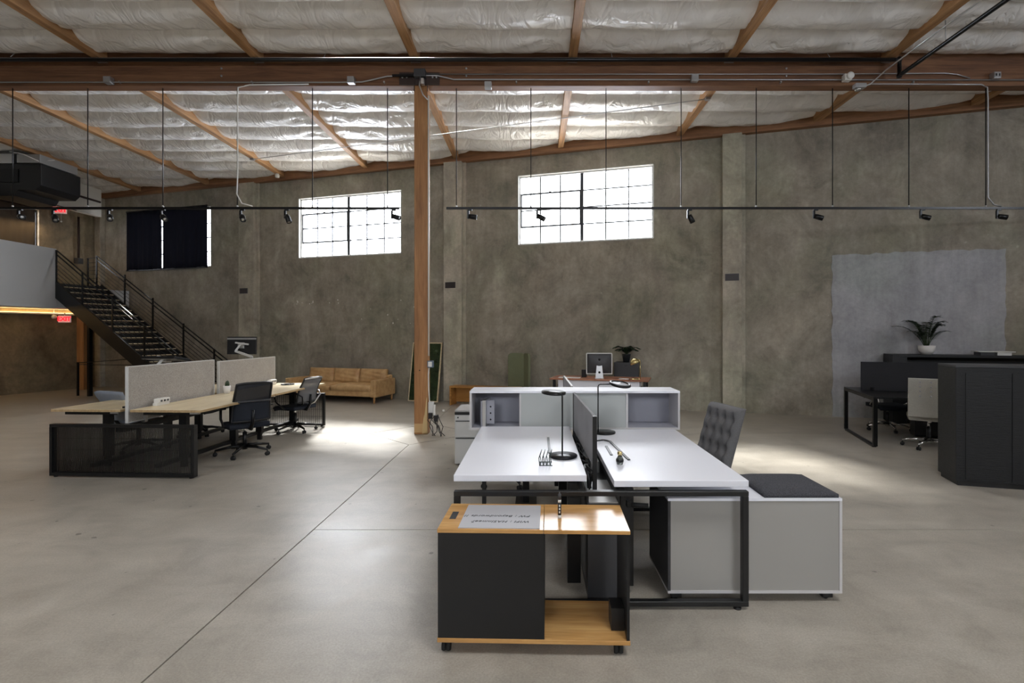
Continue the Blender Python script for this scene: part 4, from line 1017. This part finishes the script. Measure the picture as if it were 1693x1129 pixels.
B(-0.045,0.045,-0.05,0.05,0,0.15).obj('cabinet', 'black_plastic', sp_, 0.006); B(-0.038,0.038,0.05,0.054,0.01,0.14).obj('grille', 'dark_grey', sp_)
kb = thing('keyboard', 'white keyboard at the left end of the walnut desk', 'keyboard', wp(S0+0.36, D0-0.16, 0.745), WROT)
B(-0.21,0.21,-0.055,0.055,0,0.012).obj('body', 'white_plastic', kb, 0.003)
for r_ in range(3): B(-0.20,0.20,-0.045+0.032*r_,-0.018+0.032*r_,0.012,0.015).obj('key_row', 'white_metal', kb)
bl = thing('brass_lamp', 'brass desk lamp with a dome shade on the walnut desk', 'lamp', wp(S0+1.70, D0-0.20, 0.745), WROT)
MB().lathe([(0,0),(0.09,0),(0.09,0.008),(0.02,0.018),(0,0.018)], 20, T(-0.10,0,0)).obj('base', 'brass', bl)
MB().tube([(0.0,0,0.01),(0.0,0,0.35)], 0.007, 8).obj('pole', 'brass', bl)
MB().tube([(0,0,0.35),(-0.02,0,0.37),(-0.07,0,0.36)], 0.006, 8).obj('arm', 'brass', bl)
B(-0.08,0.0,-0.012,0.012,0.008,0.016).obj('base_link', 'brass', bl)
MB().lathe([(0.092,0),(0.088,0.045),(0.065,0.085),(0.03,0.105),(0.0,0.11),(0.0,0.105),(0.028,0.10),(0.062,0.08),(0.084,0.042),(0.088,0)], 22, T(-0.09,0,0.29) @ Matrix.Rotation(-0.35,4,'Y')).obj('shade', 'brass', bl)
bp = thing('note_pad', 'white note pad beside the brass lamp', 'paper', wp(S0+1.40, D0-0.2, 0.745), WROT); B(-0.09,0.09,-0.06,0.06,0,0.008).obj('pad', 'white_plastic', bp)
s_, d_ = wloc(1.93, 10.75)
dcab = thing('charcoal_cabinet', 'charcoal cabinet against the wall carrying the palm', 'cabinet', wp(s_, d_), WROT)
B(-0.25,0.25,-0.20,0.20,0.05,1.0).obj('body', 'dark_grey', dcab, 0.004)
for z in (0.08,0.54): 
    d__ = B(-0.24,0.24,-0.215,-0.20,z,z+0.44).obj('door', 'dark_grey', dcab, 0.003); B(-0.03,0.03,-0.225,-0.215,z+0.40,z+0.41).obj('handle', 'black_metal', d__)
B(-0.23,0.23,-0.18,0.18,0,0.05).obj('plinth', 'black', dcab)

def leaflet(mb, p, d, up, ln, w, curl=0.25):     # curved pointed leaf, 3 segments
    d = d.normalized(); side = d.cross(up).normalized(); nrm = side.cross(d).normalized(); vs = []
    prof = [(0,0.12),(0.3,1.0),(0.65,0.8),(1.0,0.02)]
    for t_, ww in prof:
        c_ = p + d*ln*t_ - nrm*ln*curl*t_*t_
        vs += [c_+side*w*ww/2+nrm*w*0.12*ww, c_-nrm*0.0, c_-side*w*ww/2+nrm*w*0.12*ww]
    fs = []
    for i in range(3):
        a = i*3; fs += [(a,a+1,a+4,a+3),(a+1,a+2,a+5,a+4)]
    n0 = len(vs); vs2 = [v_-nrm*0.0012 for v_ in vs]
    fs += [tuple(x+n0 for x in reversed(f)) for f in fs[:6]]
    mb.add(vs+vs2, fs, None, True)
def palm(t, z0, n, R, H, seed):
    rnd = random.Random(seed)
    for k in range(n):
        a = 2*PI*k/n + rnd.uniform(-.25,.25); h = H*rnd.uniform(0.55,1.0); r_ = R*rnd.uniform(0.6,1.05)
        pts = [Vector((math.cos(a)*r_*q_, math.sin(a)*r_*q_*0.45, z0 + h*math.sin(min(q_,1)*2.1)/0.95*0.9)) for q_ in (0,0.25,0.5,0.75,1.0)]
        st_ = MB().tube(pts, [0.006,0.005,0.004,0.003,0.002], 5).obj('frond', 'stem', t)
        mb = MB()
        for q_ in range(3,17):
            f_ = q_/16; i = min(int(f_*4),3); l_ = f_*4-i; p = pts[i].lerp(pts[i+1], l_); dr = (pts[i+1]-pts[i]).normalized()
            sd_ = dr.cross(Vector((0,0,1))).normalized()
            for sg in (-1,1): leaflet(mb, p, dr*0.7+sd_*sg, Vector((0,0,1)), 0.13*(1-0.4*f_), 0.020)
        o = mb.obj('leaflets', 'leaf', st_)
pl = thing('potted_palm', 'small palm in a black pot on the charcoal cabinet', 'plant', wp(s_-0.01, d_+0.05, 1.0), WROT)
MB().lathe([(0,0),(0.065,0),(0.09,0.16),(0.095,0.17),(0.085,0.17),(0.08,0.15),(0,0.15)], 20).obj('pot', 'black_pot', pl)
palm(pl, 0.15, 13, 0.27, 0.22, 4)

# =================================================================== WHITE DESK CLUSTER
wf = thing('black_desk_frame', 'black square-tube frame under the white desks', 'desk frame', (0,0,0))
def loop(y, x0, x1, z1=0.695):
    for a in ((x0,x1,y,y+0.04,z1-0.028,z1), (x0,x1,y,y+0.04,0.02,0.05), (x0,x0+0.036,y,y+0.04,0.05,z1-0.028), (x1-0.036,x1,y,y+0.04,0.05,z1-0.028)):
        B(*a).obj('frame_tube', 'black', wf, 0.002, 1)
    for x in (x0+0.06, x1-0.06): MB().lathe([(0,0),(0.022,0),(0.022,0.008),(0.008,0.012),(0.008,0.03),(0,0.03)], 12, T(x,y+0.02,0)).obj('foot', 'rubber', wf)
loop(3.0, -0.478, 1.252); loop(4.60, -0.478, 1.252)
for x in (0.26, 0.50): B(x, x+0.03, 3.04, 4.60, 0.665, 0.694).obj('side_rail', 'black', wf)
B(-0.40,-0.37,3.04,4.60,0.02,0.05).obj('side_rail', 'black', wf)
sb_ = thing('cable_spine', 'black cable box with grey tray between the white desks', 'cable box', (0,0,0))
B(0.318,0.50,3.10,4.58,0.015,0.60).obj('spine_box', 'black', sb_, 0.004)
B(0.318,0.50,3.085,3.10,0.03,0.60).obj('front_cover', 'dark_grey', sb_)
B(0.50,0.512,3.10,4.58,0.55,0.70).obj('tray_side', 'black', sb_)
B(0.312,0.324,3.10,4.58,0.55,0.66).obj('tray_side', 'black', sb_)
B(0.325,0.498,3.08,3.55,0.600,0.606).obj('tray_plate', 'grey_panel', sb_)
for y in (3.62, 3.98, 4.3): B(0.34,0.39,y,y+0.16,0.60,0.66).obj('power_block', 'black_plastic', sb_, 0.006)
for y in (3.75,4.2): B(0.40,0.47,y,y+0.12,0.60,0.68).obj('bracket_plate', 'aluminium', sb_)
rnd = random.Random(21)
for k in range(9):
    y = 3.3+0.14*k; x = rnd.uniform(0.34,0.38)
    MB().tube([(x,y,0.61),(x+0.03,y+0.05,0.68+rnd.uniform(-.03,.03)),(x-0.01,y+0.14,0.70),(x+0.02,y+0.22,0.615)], 0.006, 6).obj('cable', 'black_plastic', sb_)
MB().tube([(0.33,3.36,0.74),(0.345,3.33,0.69),(0.35,3.31,0.62)], [0.004,0.012,0.014], 8).obj('hanging_plug', 'black_plastic', sb_)
MB().tube([(0.335,3.25,0.615),(0.345,3.22,0.612),(0.36,3.22,0.625),(0.365,3.25,0.612)], 0.007, 6).obj('loose_plug', 'black_plastic', sb_)
def white_desk(x0, x1, y0, y1, z, label, legx):
    t = thing('white_desk', label, 'desk', ((x0+x1)/2,(y0+y1)/2,0), 0, 'white sit-stand desks')
    w, d = (x1-x0)/2, (y1-y0)/2
    B(-w,w,-d,d,z-0.038,z).obj('desktop', 'white', t, 0.002, 1)
    lx = legx-(x0+x1)/2
    for yy in (-d+0.18, d-0.20):
        B(lx-0.042,lx+0.042,yy-0.035,yy+0.035,0.05,z-0.09).obj('lift_leg', 'black', t, 0.003)
        B(lx-0.036,lx+0.036,yy-0.029,yy+0.029,z-0.30,z-0.05).obj('lift_inner', 'black_metal', t)
    B(-w+0.08,w-0.08,-d+0.16,-d+0.20,z-0.06,z-0.038).obj('top_rail', 'black', t)
    B(-w+0.08,w-0.08,d-0.22,d-0.18,z-0.06,z-0.038).obj('top_rail', 'black', t)
    return t
white_desk(-0.491, 0.309, 3.078, 4.67, 0.770, 'white desk on the left with the letter rack and dark lamp', 0.245)
white_desk(0.468, 1.268, 3.04, 4.64, 0.748, 'white desk on the right with the glass bottle', 0.57)
hb_ = thing('desk_hand_crank', 'black crank under the front of the right white desk', 'crank', (0.0,0,0))
B(0.52,0.60,3.12,3.16,0.60,0.64).obj('gear_box', 'black_plastic', hb_, 0.004); MB().tube([(0.58,3.10,0.585),(0.68,3.08,0.585)], 0.014, 10).obj('grip', 'rubber', hb_); B(0.555,0.575,3.09,3.14,0.57,0.61).obj('crank_arm', 'black_metal', hb_)
dv = thing('desk_divider', 'grey felt divider with black posts between the white desks', 'desk divider', (0.385,3.33,0), math.radians(1.6))
B(-0.009,0.009,0.0,1.26,0.755,1.085).obj('felt_panel', 'divider', dv, 0.003)
B(-0.014,0.014,-0.022,0.0,0.600,1.085).obj('front_post', 'black', dv, 0.002)
B(-0.012,0.012,1.22,1.28,0.600,1.085).obj('rear_post', 'black', dv)
for y in (0.35,0.8): B(0.005,0.02,y-0.02,y+0.02,0.61,0.80).obj('divider_bracket', 'black', dv)
# shelf unit standing across the desk ends
sh = thing('shelf_unit', 'white shelf unit with two open ends and sliding doors across the white desks', 'shelf unit', (0.363,4.70,0.732))
W_, H_, D_ = 0.966, 0.356, 0.345; q = 0.018
B(-W_,W_,0,D_,H_-q,H_).obj('top', 'white', sh); B(-W_,W_,0,D_,0,q).obj('bottom', 'white_edge', sh)
for x in (-W_, W_-q): B(x,x+q,0,D_,q,H_-q).obj('side', 'white_edge', sh)
for x in (-0.50,-0.012,0.482): B(x-q/2,x+q/2,0.012 if abs(x) > 0.1 else 0.03,D_-0.01,q,H_-q).obj('upright', 'white_edge', sh)
B(-W_+q,W_-q,D_-0.012,D_,q,H_-q).obj('back', 'grey_inside', sh)
B(-0.495,0.01,0.006,0.016,q,H_-q).obj('sliding_door', 'grey_door', sh); B(-0.03,0.476,0.020,0.030,q,H_-q).obj('sliding_door', 'grey_door', sh)
for x in (-W_+q, 0.491): B(x,x+0.451,0.02,D_-0.012,q,q+0.002).obj('shelf_liner', 'grey_inside', sh)
for x in (-0.45,0.45): 
    B(x-0.03,x+0.03,0.10,0.28,-0.70,0.0).obj('support_leg', 'black', sh, 0.003); B(x-0.10,x+0.10,0.05,0.31,-0.732,-0.70).obj('support_foot', 'black', sh)
ma = thing('magazine_files', 'two silvery ring binders standing in the open left end of the shelf', 'binder', (-0.475,4.86,0.752), 0)
B(-0.045,-0.015,-0.10,0.12,0,0.235,rz(0.15)).obj('binder', 'grey_inside', ma, 0.002)
B(0.0,0.03,-0.12,0.10,0,0.245,rz(-0.12)).obj('binder', 'aluminium', ma, 0.002)
B(0.03,0.10,-0.06,-0.055,0.02,0.24,rz(-0.12)).obj('punched_cover', 'grey_inside', ma)
for k in range(3): MB().lathe([(0,0),(0.008,0),(0.008,0.002),(0,0.002)], 8, rz(-0.12) @ T(0.065,-0.060,0.06+0.06*k) @ Matrix.Rotation(PI/2,4,'X')).obj('punch_hole', 'rubber', ma)

# desks of the mirrored pair behind the shelf unit (mostly hidden)
white_desk(-0.45, 0.32, 5.10, 6.60, 0.745, 'white desk hidden behind the left of the shelf unit', 0.24)
white_desk(0.45, 1.22, 5.10, 6.60, 0.745, 'white desk hidden behind the right of the shelf unit', 0.53)
d2 = thing('desk_divider', 'dark divider peeking over the shelf unit in front of the walnut desk', 'desk divider', (0.37,5.15,0), 0.01)
B(-0.009,0.009,0.0,1.2,0.755,1.085).obj('felt_panel', 'divider', d2); B(-0.010,0.010,0.0,1.2,1.083,1.09).obj('top_trim', 'white_metal', d2)
B(-0.012,0.012,1.19,1.21,0.4,1.085).obj('post', 'black', d2)
B(-0.3,1.0,1.30,1.33,0.78,0.80).obj('screen_bar', 'black', d2)
chair('black office chair whose casters show beneath the left white desk', (-0.31,5.55), math.radians(180), 'soft', None, 0.8)

# pedestal
pd = thing('drawer_pedestal', 'white two-drawer pedestal with cushion left of the shelf unit', 'drawer pedestal', (-0.775,6.26,0))
B(-0.21,0.21,0,0.52,0.02,0.615).obj('carcass', 'white_metal', pd, 0.004)
for z0, z1 in ((0.045,0.335),(0.345,0.545)):
    dr = B(-0.195,0.205,-0.014,0.0,z0,z1).obj('drawer', 'white_metal', pd, 0.004)
    B(-0.195,0.205,-0.018,-0.006,z1-0.006,z1+0.004).obj('drawer_lip', 'dark_grey', dr)
MB().lathe([(0,0),(0.010,0),(0.010,0.004),(0,0.004)], 10, T(-0.17,0.0,0.585) @ Matrix.Rotation(PI/2,4,'X')).obj('lock', 'dark_grey', pd)
B(-0.21,0.21,-0.0,0.52,0.617,0.650).obj('cushion_base', 'black', pd); B(-0.21,0.21,0.0,0.52,0.650,0.675).obj('cushion', 'cushion_light', pd, 0.01)
for sx in (-0.16,0.16):
    for y in (0.06,0.46): MB().lathe([(0,0),(0.018,0),(0.018,0.02),(0,0.02)], 10, T(sx,y,0)).obj('foot', 'rubber', pd)

# low storage with cushion on the right
sc_ = thing('storage_bench', 'low grey-white storage bench under the right white desk with a seat cushion', 'storage bench', (0.80,3.085,0))
q = 0.016
B(0,1.05,0,0.50,0.628-q,0.628).obj('top', 'white', sc_); B(0,1.05,0,0.50,0.055,0.055+q).obj('bottom', 'white_edge', sc_)
B(0,q,0,0.50,0.055+q,0.628-q).obj('side', 'dark_grey', sc_); B(1.05-q,1.05,0,0.50,0.055+q,0.628-q).obj('side', 'white_edge', sc_)
B(0.455,0.471,0.0,0.49,0.055+q,0.628-q).obj('upright', 'white_edge', sc_)
B(q,0.455,0.006,0.016,0.055+q,0.628-q).obj('back_panel', 'grey_panel', sc_); B(0.471,1.05-q,0.006,0.016,0.055+q,0.628-q).obj('back_panel', 'grey_panel', sc_)
for x in (0.03,0.95):
    for y in (0.03,0.40):
        f_ = B(x,x+0.06,y,y+0.06,0.015,0.055).obj('foot', 'black', sc_); MB().lathe([(0,0),(0.014,0),(0.014,0.008),(0,0.016)], 10, T(x+0.03,y+0.03,0)).obj('glide', 'rubber', f_)
cu_ = thing('seat_cushion', 'charcoal wool cushion on the right end of the storage bench', 'cushion', (1.60,3.29,0.629))
cushion(-0.215,0.235,-0.195,0.24,0.0,0.032,None,0.022,2).obj('pad', 'cushion', cu_, 0.0)
B(-0.21,0.23,-0.19,0.235,0.0,0.006).obj('welt', 'black', cu_)
tufted('charcoal tufted high-back chair at the right white desk', (1.25,4.32), math.radians(102), 'tuft_dark', 0.54, 0.16, 0.47)

# lamps
def disc_lamp(label, base, z, head, hr, htilt, br, pole_xy, ph, ring):
    t = thing('desk_lamp', label, 'lamp', (base[0], base[1], z), 0, 'black disc desk lamps')
    MB().lathe([(0,0),(br*0.97,0),(br,0.004),(br,0.013),(br*0.98,0.016),(0,0.016)], 40).obj('base', 'black_metal', t)
    px, py = pole_xy[0]-base[0], pole_xy[1]-base[1]; hx, hy = head[0]-base[0], head[1]-base[1]
    sg = 1 if hx > px else -1
    MB().tube([(px,py,0.014),(px,py,ph-0.02),(px+sg*0.006,py,ph-0.006),(px+sg*0.02,py,ph),(hx,hy,ph+0.001)], 0.0055, 8).obj('pole', 'black_metal', t)
    mt = T(hx,hy,ph) @ Matrix.Rotation(htilt,4,'Y') @ Matrix.Rotation(0.16 if ring else 0.08,4,'X')
    if ring:
        h = MB().tube([(mt @ Vector((hr*0.85*math.cos(a),hr*0.85*math.sin(a),0))) for a in [2*PI*k/36 for k in range(36)]], hr*0.13, 8, close=True).obj('head_ring', 'black_metal', t)
        MB().lathe([(0,-0.004),(hr*0.8,-0.004),(hr*0.8,0.004),(0,0.004)], 30, mt).obj('diffuser', 'diffuser', h)
    else:
        h = MB().lathe([(0,-0.006),(hr,-0.006),(hr,0.006),(0,0.008)], 36, mt).obj('head_disc', 'black_metal', t)
        MB().lathe([(0,-0.008),(hr*0.85,-0.008),(hr*0.85,-0.006),(0,-0.006)], 30, mt).obj('diffuser', 'diffuser', h)
disc_lamp('black disc lamp on the left white desk', (0.192,3.53), 0.770, (0.128,3.56), 0.085, 0.05, 0.098, (0.185,3.50), 0.44, False)
disc_lamp('black disc lamp with grey ring head on the right white desk', (0.60,4.47), 0.748, (0.735,4.44), 0.098, 0.14, 0.10, (0.545,4.44), 0.43, True)
def flap(label, pts, z, name='cable_flap'):
    t = thing(name, label, 'cable cover', (0,0,z), 0, 'black strips on the white desks')
    for a, b_ in zip(pts, pts[1:]): MB().bar((a[0],a[1],0.004),(b_[0],b_[1],0.004),0.018,0.007).obj('strip', 'black_plastic', t)
flap('short black strip lying behind the letter rack', [(0.103,3.62),(0.105,4.15)], 0.7705)
flap('bent black strip lying behind the glass bottle', [(0.47,4.12),(0.555,4.17),(0.60,4.12),(0.645,3.52)], 0.7485)
flap('thin slot strip left of the glass bottle', [(0.545,3.66),(0.548,3.95)], 0.7465, 'desk_slot')
lr_ = thing('letter_rack', 'green-black wire letter rack on the left white desk', 'letter rack', (0.065,3.33,0.770))
for k in range(4):
    y = 0.0; x = -0.036+0.022*k
    pts = [(x,-0.045,0.004),(x-0.006,-0.045,0.05),(x+0.006,-0.045,0.085),(x+0.014,0.045,0.085),(x+0.002,0.045,0.045),(x+0.010,0.045,0.004)]
    MB().tube(pts, 0.0028, 6, close=True).obj('wire_loop', 'wire_green', lr_)
for y in (-0.045,0.045): MB().tube([(-0.04,y,0.004),(0.045,y,0.004)], 0.0028, 6).obj('base_wire', 'wire_green', lr_)
gb = thing('glass_bottle', 'small round glass bottle with brass cap on the right white desk', 'bottle', (0.565,3.42,0.748))
MB().lathe([(0,0),(0.02,0),(0.025,0.02),(0.024,0.035),(0.014,0.052),(0.011,0.06),(0,0.06)], 18).obj('body', 'glass_bottle', gb)
MB().lathe([(0,0.060),(0.015,0.060),(0.017,0.075),(0.014,0.084),(0,0.084)], 14).obj('cap', 'brass', gb)
MB().lathe([(0.024,0.018),(0.0258,0.019),(0.0258,0.034),(0.024,0.035)], 18).obj('dark_band', 'black_metal', gb)

# =================================================================== OAK CART IN FRONT
CA = math.radians(-1.6)
ca = thing('rolling_cart', 'oak rolling cart with black side panel at the near end of the white desks', 'cart', (-0.010,2.572,0), CA)
w = 0.486; d = 0.385
ys = 0.052                                        # centre joint
B(-w, ys-0.001, 0, d, 0.616, 0.636).obj('tray_top', 'oak', ca, 0.002, 1)
B(ys+0.001, w, 0, d, 0.616, 0.636).obj('top_board', 'oak', ca, 0.002, 1)
B(-w, w, 0, d, 0.062, 0.084).obj('bottom_shelf', 'oak', ca, 0.002, 1)
B(-w+0.003, ys+0.004, 0.004, 0.018, 0.084, 0.616).obj('front_panel', 'black', ca)
B(-w+0.003, -w+0.017, 0.018, d-0.004, 0.084, 0.616).obj('side_panel', 'black', ca)
B(w-0.017, w-0.003, 0.004, d-0.004, 0.084, 0.616).obj('side_panel', 'black', ca)
B(ys-0.01, ys+0.004, 0.018, d-0.004, 0.084, 0.616).obj('middle_panel', 'black', ca)
B(w-0.085, w-0.018, 0.09, 0.20, 0.084, 0.20).obj('corner_block', 'black', ca)
B(-0.452, -0.418, 0.14, 0.25, 0.6362, 0.6368).obj('handle_slot', 'rubber', ca)
for x in (-w+0.04, w-0.055):
    for y in (0.04, d-0.04):
        cs = B(x-0.02,x+0.02,y-0.02,y+0.02,0.05,0.062).obj('caster', 'black_metal', ca)
        for sg in (-1,1): MB().lathe([(0,-0.010),(0.024,-0.010),(0.027,0),(0.024,0.010),(0,0.010)], 16, T(x+sg*0.012,y,0.027) @ Matrix.Rotation(PI/2,4,'Y')).obj('wheel', 'rubber', cs)
wb_ = thing('whiteboard_sheet', 'thin whiteboard with handwritten network note on the cart', 'whiteboard', (-0.010,2.572,0.636), CA)
B(-0.382, 0.032, 0.012, 0.355, 0.0, 0.0035).obj('board', 'paper', wb_)
def writing(s, x, y, size, name='writing'):
    cu = bpy.data.curves.new('w', 'FONT'); cu.body = s; cu.size = size; cu.shear = 0.3; cu.extrude = 0.0002; cu.space_character = 1.12; cu.offset = 0.0007
    to = bpy.data.objects.new('w', cu); me = bpy.data.meshes.new_from_object(to); bpy.data.objects.remove(to)
    me.materials.append(M['ink']); o = bpy.data.objects.new(name, me); col.objects.link(o); o.parent = wb_
    o.location = (x, y, 0.0038); o.rotation_euler = (0,0,PI); return o
writing('WIFI : HASInmeer', -0.02, 0.112, 0.036)
writing('PW : Beyondwords !!', -0.02, 0.192, 0.036)
B(-0.325,-0.313,0.083,0.088,0.0035,0.0042).obj('ink_dot', 'ink', wb_)
mk = thing('marker_pen', 'black marker pen standing upright on the oak cart', 'marker', (0.13,2.735,0.636))
MB().lathe([(0,0),(0.0095,0),(0.0095,0.018),(0,0.018)], 14).obj('end_cap', 'white_plastic', mk)
MB().lathe([(0,0.018),(0.009,0.018),(0.009,0.085),(0,0.085)], 14).obj('label_band', 'ink', mk)
MB().lathe([(0,0.085),(0.009,0.085),(0.009,0.100),(0,0.100)], 14).obj('collar', 'white_plastic', mk)
MB().lathe([(0,0.100),(0.0095,0.100),(0.0088,0.128),(0.004,0.132),(0.004,0.138),(0,0.138)], 14).obj('cap', 'dark_grey', mk)
for k in range(3): B(-0.004,0.003,-0.0095,-0.0088,0.030+0.017*k,0.040+0.017*k).obj('print_mark', 'white_plastic', mk)

# =================================================================== RECEPTION COUNTER, RIGHT
blk = base_mat('black_woodgrain', srgb(19, 20, 22), 0.42, spec=0.4); M['black_grain'] = blk
n_ = noise_n(blk, coord(blk, (6, 6, 60)), 1.5, 6, 0.65, 0.6); setin(blk, 'Normal', bump(blk, n_, 0.45, 0.01))
rc = thing('reception_counter', 'tall black woodgrain counter block at the right edge', 'counter', (4.46,5.43,0), WROT)
B(0.0,3.4,0.0,0.40,0.055,1.255).obj('body', 'black_grain', rc, 0.002, 1)
B(0.0,3.4,0.0,0.40,1.257,1.280).obj('top', 'dark_grey', rc, 0.002, 1)
B(0.03,3.4,0.03,0.40,0.0,0.055).obj('plinth', 'black', rc)
for a, b_ in ((0.085,0.485),(0.49,0.90),(0.905,1.3),(1.305,1.7)): B(a,b_,-0.006,0.0,0.075,1.20).obj('door', 'black_grain', rc, 0.002, 1)
rr = thing('back_counter', 'long black open shelf counter along the wall carrying the plant', 'counter', (6.39,9.15,0), WROT)
B(0,4.2,0,0.45,1.185,1.23).obj('top', 'black', rr, 0.002, 1); B(0,0.22,0,0.45,0,1.185).obj('end_panel', 'black', rr)
B(0.22,4.2,0.42,0.45,0,1.185).obj('back_panel', 'black', rr); B(0.22,4.2,0.05,0.42,0.70,0.73).obj('shelf', 'black', rr); B(0.22,4.2,0.05,0.42,0.05,0.08).obj('shelf', 'black', rr)
zz = thing('potted_fern', 'arching dark-leaved plant in a white bowl on the back counter', 'plant', (7.0,9.16,1.23))
MB().lathe([(0,0),(0.07,0),(0.12,0.06),(0.135,0.16),(0.128,0.16),(0.112,0.10),(0,0.10)], 24).obj('bowl', 'ceramic', zz)
MB().lathe([(0,0.138),(0.12,0.14),(0,0.145)], 16).obj('soil', 'soil', zz)
rnd = random.Random(9)
for k in range(15):
    a = 2*PI*k/15 + rnd.uniform(-.2,.2); R_ = rnd.uniform(0.22,0.52); H__ = rnd.uniform(0.26,0.60)*(1.15-R_*0.7)
    pts = []
    for q_ in range(8):
        f_ = q_/7; pts.append(Vector((math.cos(a)*(0.03+R_*f_**1.25), math.sin(a)*(0.03+R_*f_**1.25)*0.8, 0.14+H__*math.sin(f_*1.75))))
    s1 = MB().tube(pts, [0.007-0.0008*i for i in range(8)], 6).obj('stem', 'stem', zz); mb = MB()
    for q_ in range(5, 20):
        f_ = q_/20*7; i = min(int(f_),6); p = pts[i].lerp(pts[i+1], f_-i); dr = (pts[i+1]-pts[i]).normalized(); sd_ = dr.cross(Vector((0,0,1))).normalized()
        for sg in (-1,1): leaflet(mb, p, dr*0.55+sd_*sg, Vector((0,0,1)), 0.095, 0.030, 0.12)
    leaflet(mb, pts[-1], pts[-1]-pts[-2], Vector((0,0,1)), 0.06, 0.025, 0.1)
    mb.obj('leaflets', 'leaf', s1)
bk = thing('white_tray', 'white flat tray on short blocks at the right of the back counter', 'tray', wp(0,0))
bk.location = (7.93,8.88,1.23); bk.rotation_euler = (0,0,WROT)
B(-0.26,0.26,-0.14,0.14,0.055,0.068).obj('tray_top', 'white_plastic', bk); B(-0.22,-0.02,-0.11,0.11,0,0.055).obj('box_left', 'dark_grey', bk); B(0.02,0.22,-0.11,0.11,0,0.055).obj('box_right', 'white_plastic', bk)

# black table with open frame end
bt_ = thing('black_table', 'black double desk with open rectangular legs by the counter', 'table', (5.16,8.56,0), WROT)
# local x along wall, y away; near leg at y=-1.4
B(0,3.0,-1.40,0.0,0.69,0.715).obj('tabletop', 'black', bt_, 0.002, 1)
for x in (0.0, 2.95):
    for a in ((x,x+0.05,-1.40,-1.35,0.02,0.66), (x,x+0.05,-0.05,0.0,0.02,0.66), (x,x+0.05,-1.40,0.0,0.66,0.69), (x,x+0.05,-1.35,-0.05,0.0,0.03)):
        B(*a).obj('frame_bar', 'black_metal', bt_)
B(0.05,2.95,-0.72,-0.68,0.64,0.69).obj('cross_rail', 'black_metal', bt_)
ds = thing('desk_screen', 'charcoal fabric screen running along the black table', 'desk screen', (5.16,8.56,0), WROT)
B(0.10,2.95,-0.53,-0.50,0.717,1.165).obj('panel', 'screen_dark', ds, 0.004)
for x in (0.25,2.6): B(x-0.02,x+0.02,-0.545,-0.485,0.716,0.77).obj('clamp', 'black_metal', ds)
pc = thing('computer_tower', 'black computer tower on the floor under the black table', 'computer', (6.15,7.95,0), WROT)
B(-0.25,0.25,-0.10,0.10,0.02,0.42).obj('case', 'black_plastic', pc, 0.006); B(-0.24,0.24,-0.105,-0.10,0.04,0.40).obj('side_cover', 'dark_grey', pc)
chair('black low-back office chair with chrome arms beyond the black table', (5.86,8.52), math.radians(172), 'low', None, 0.2)
tufted('pale grey tufted chair between the black table and the tall counter', (5.53,7.20), math.radians(-33), 'tuft_light', 0.54, 0.10, 0.50, True)
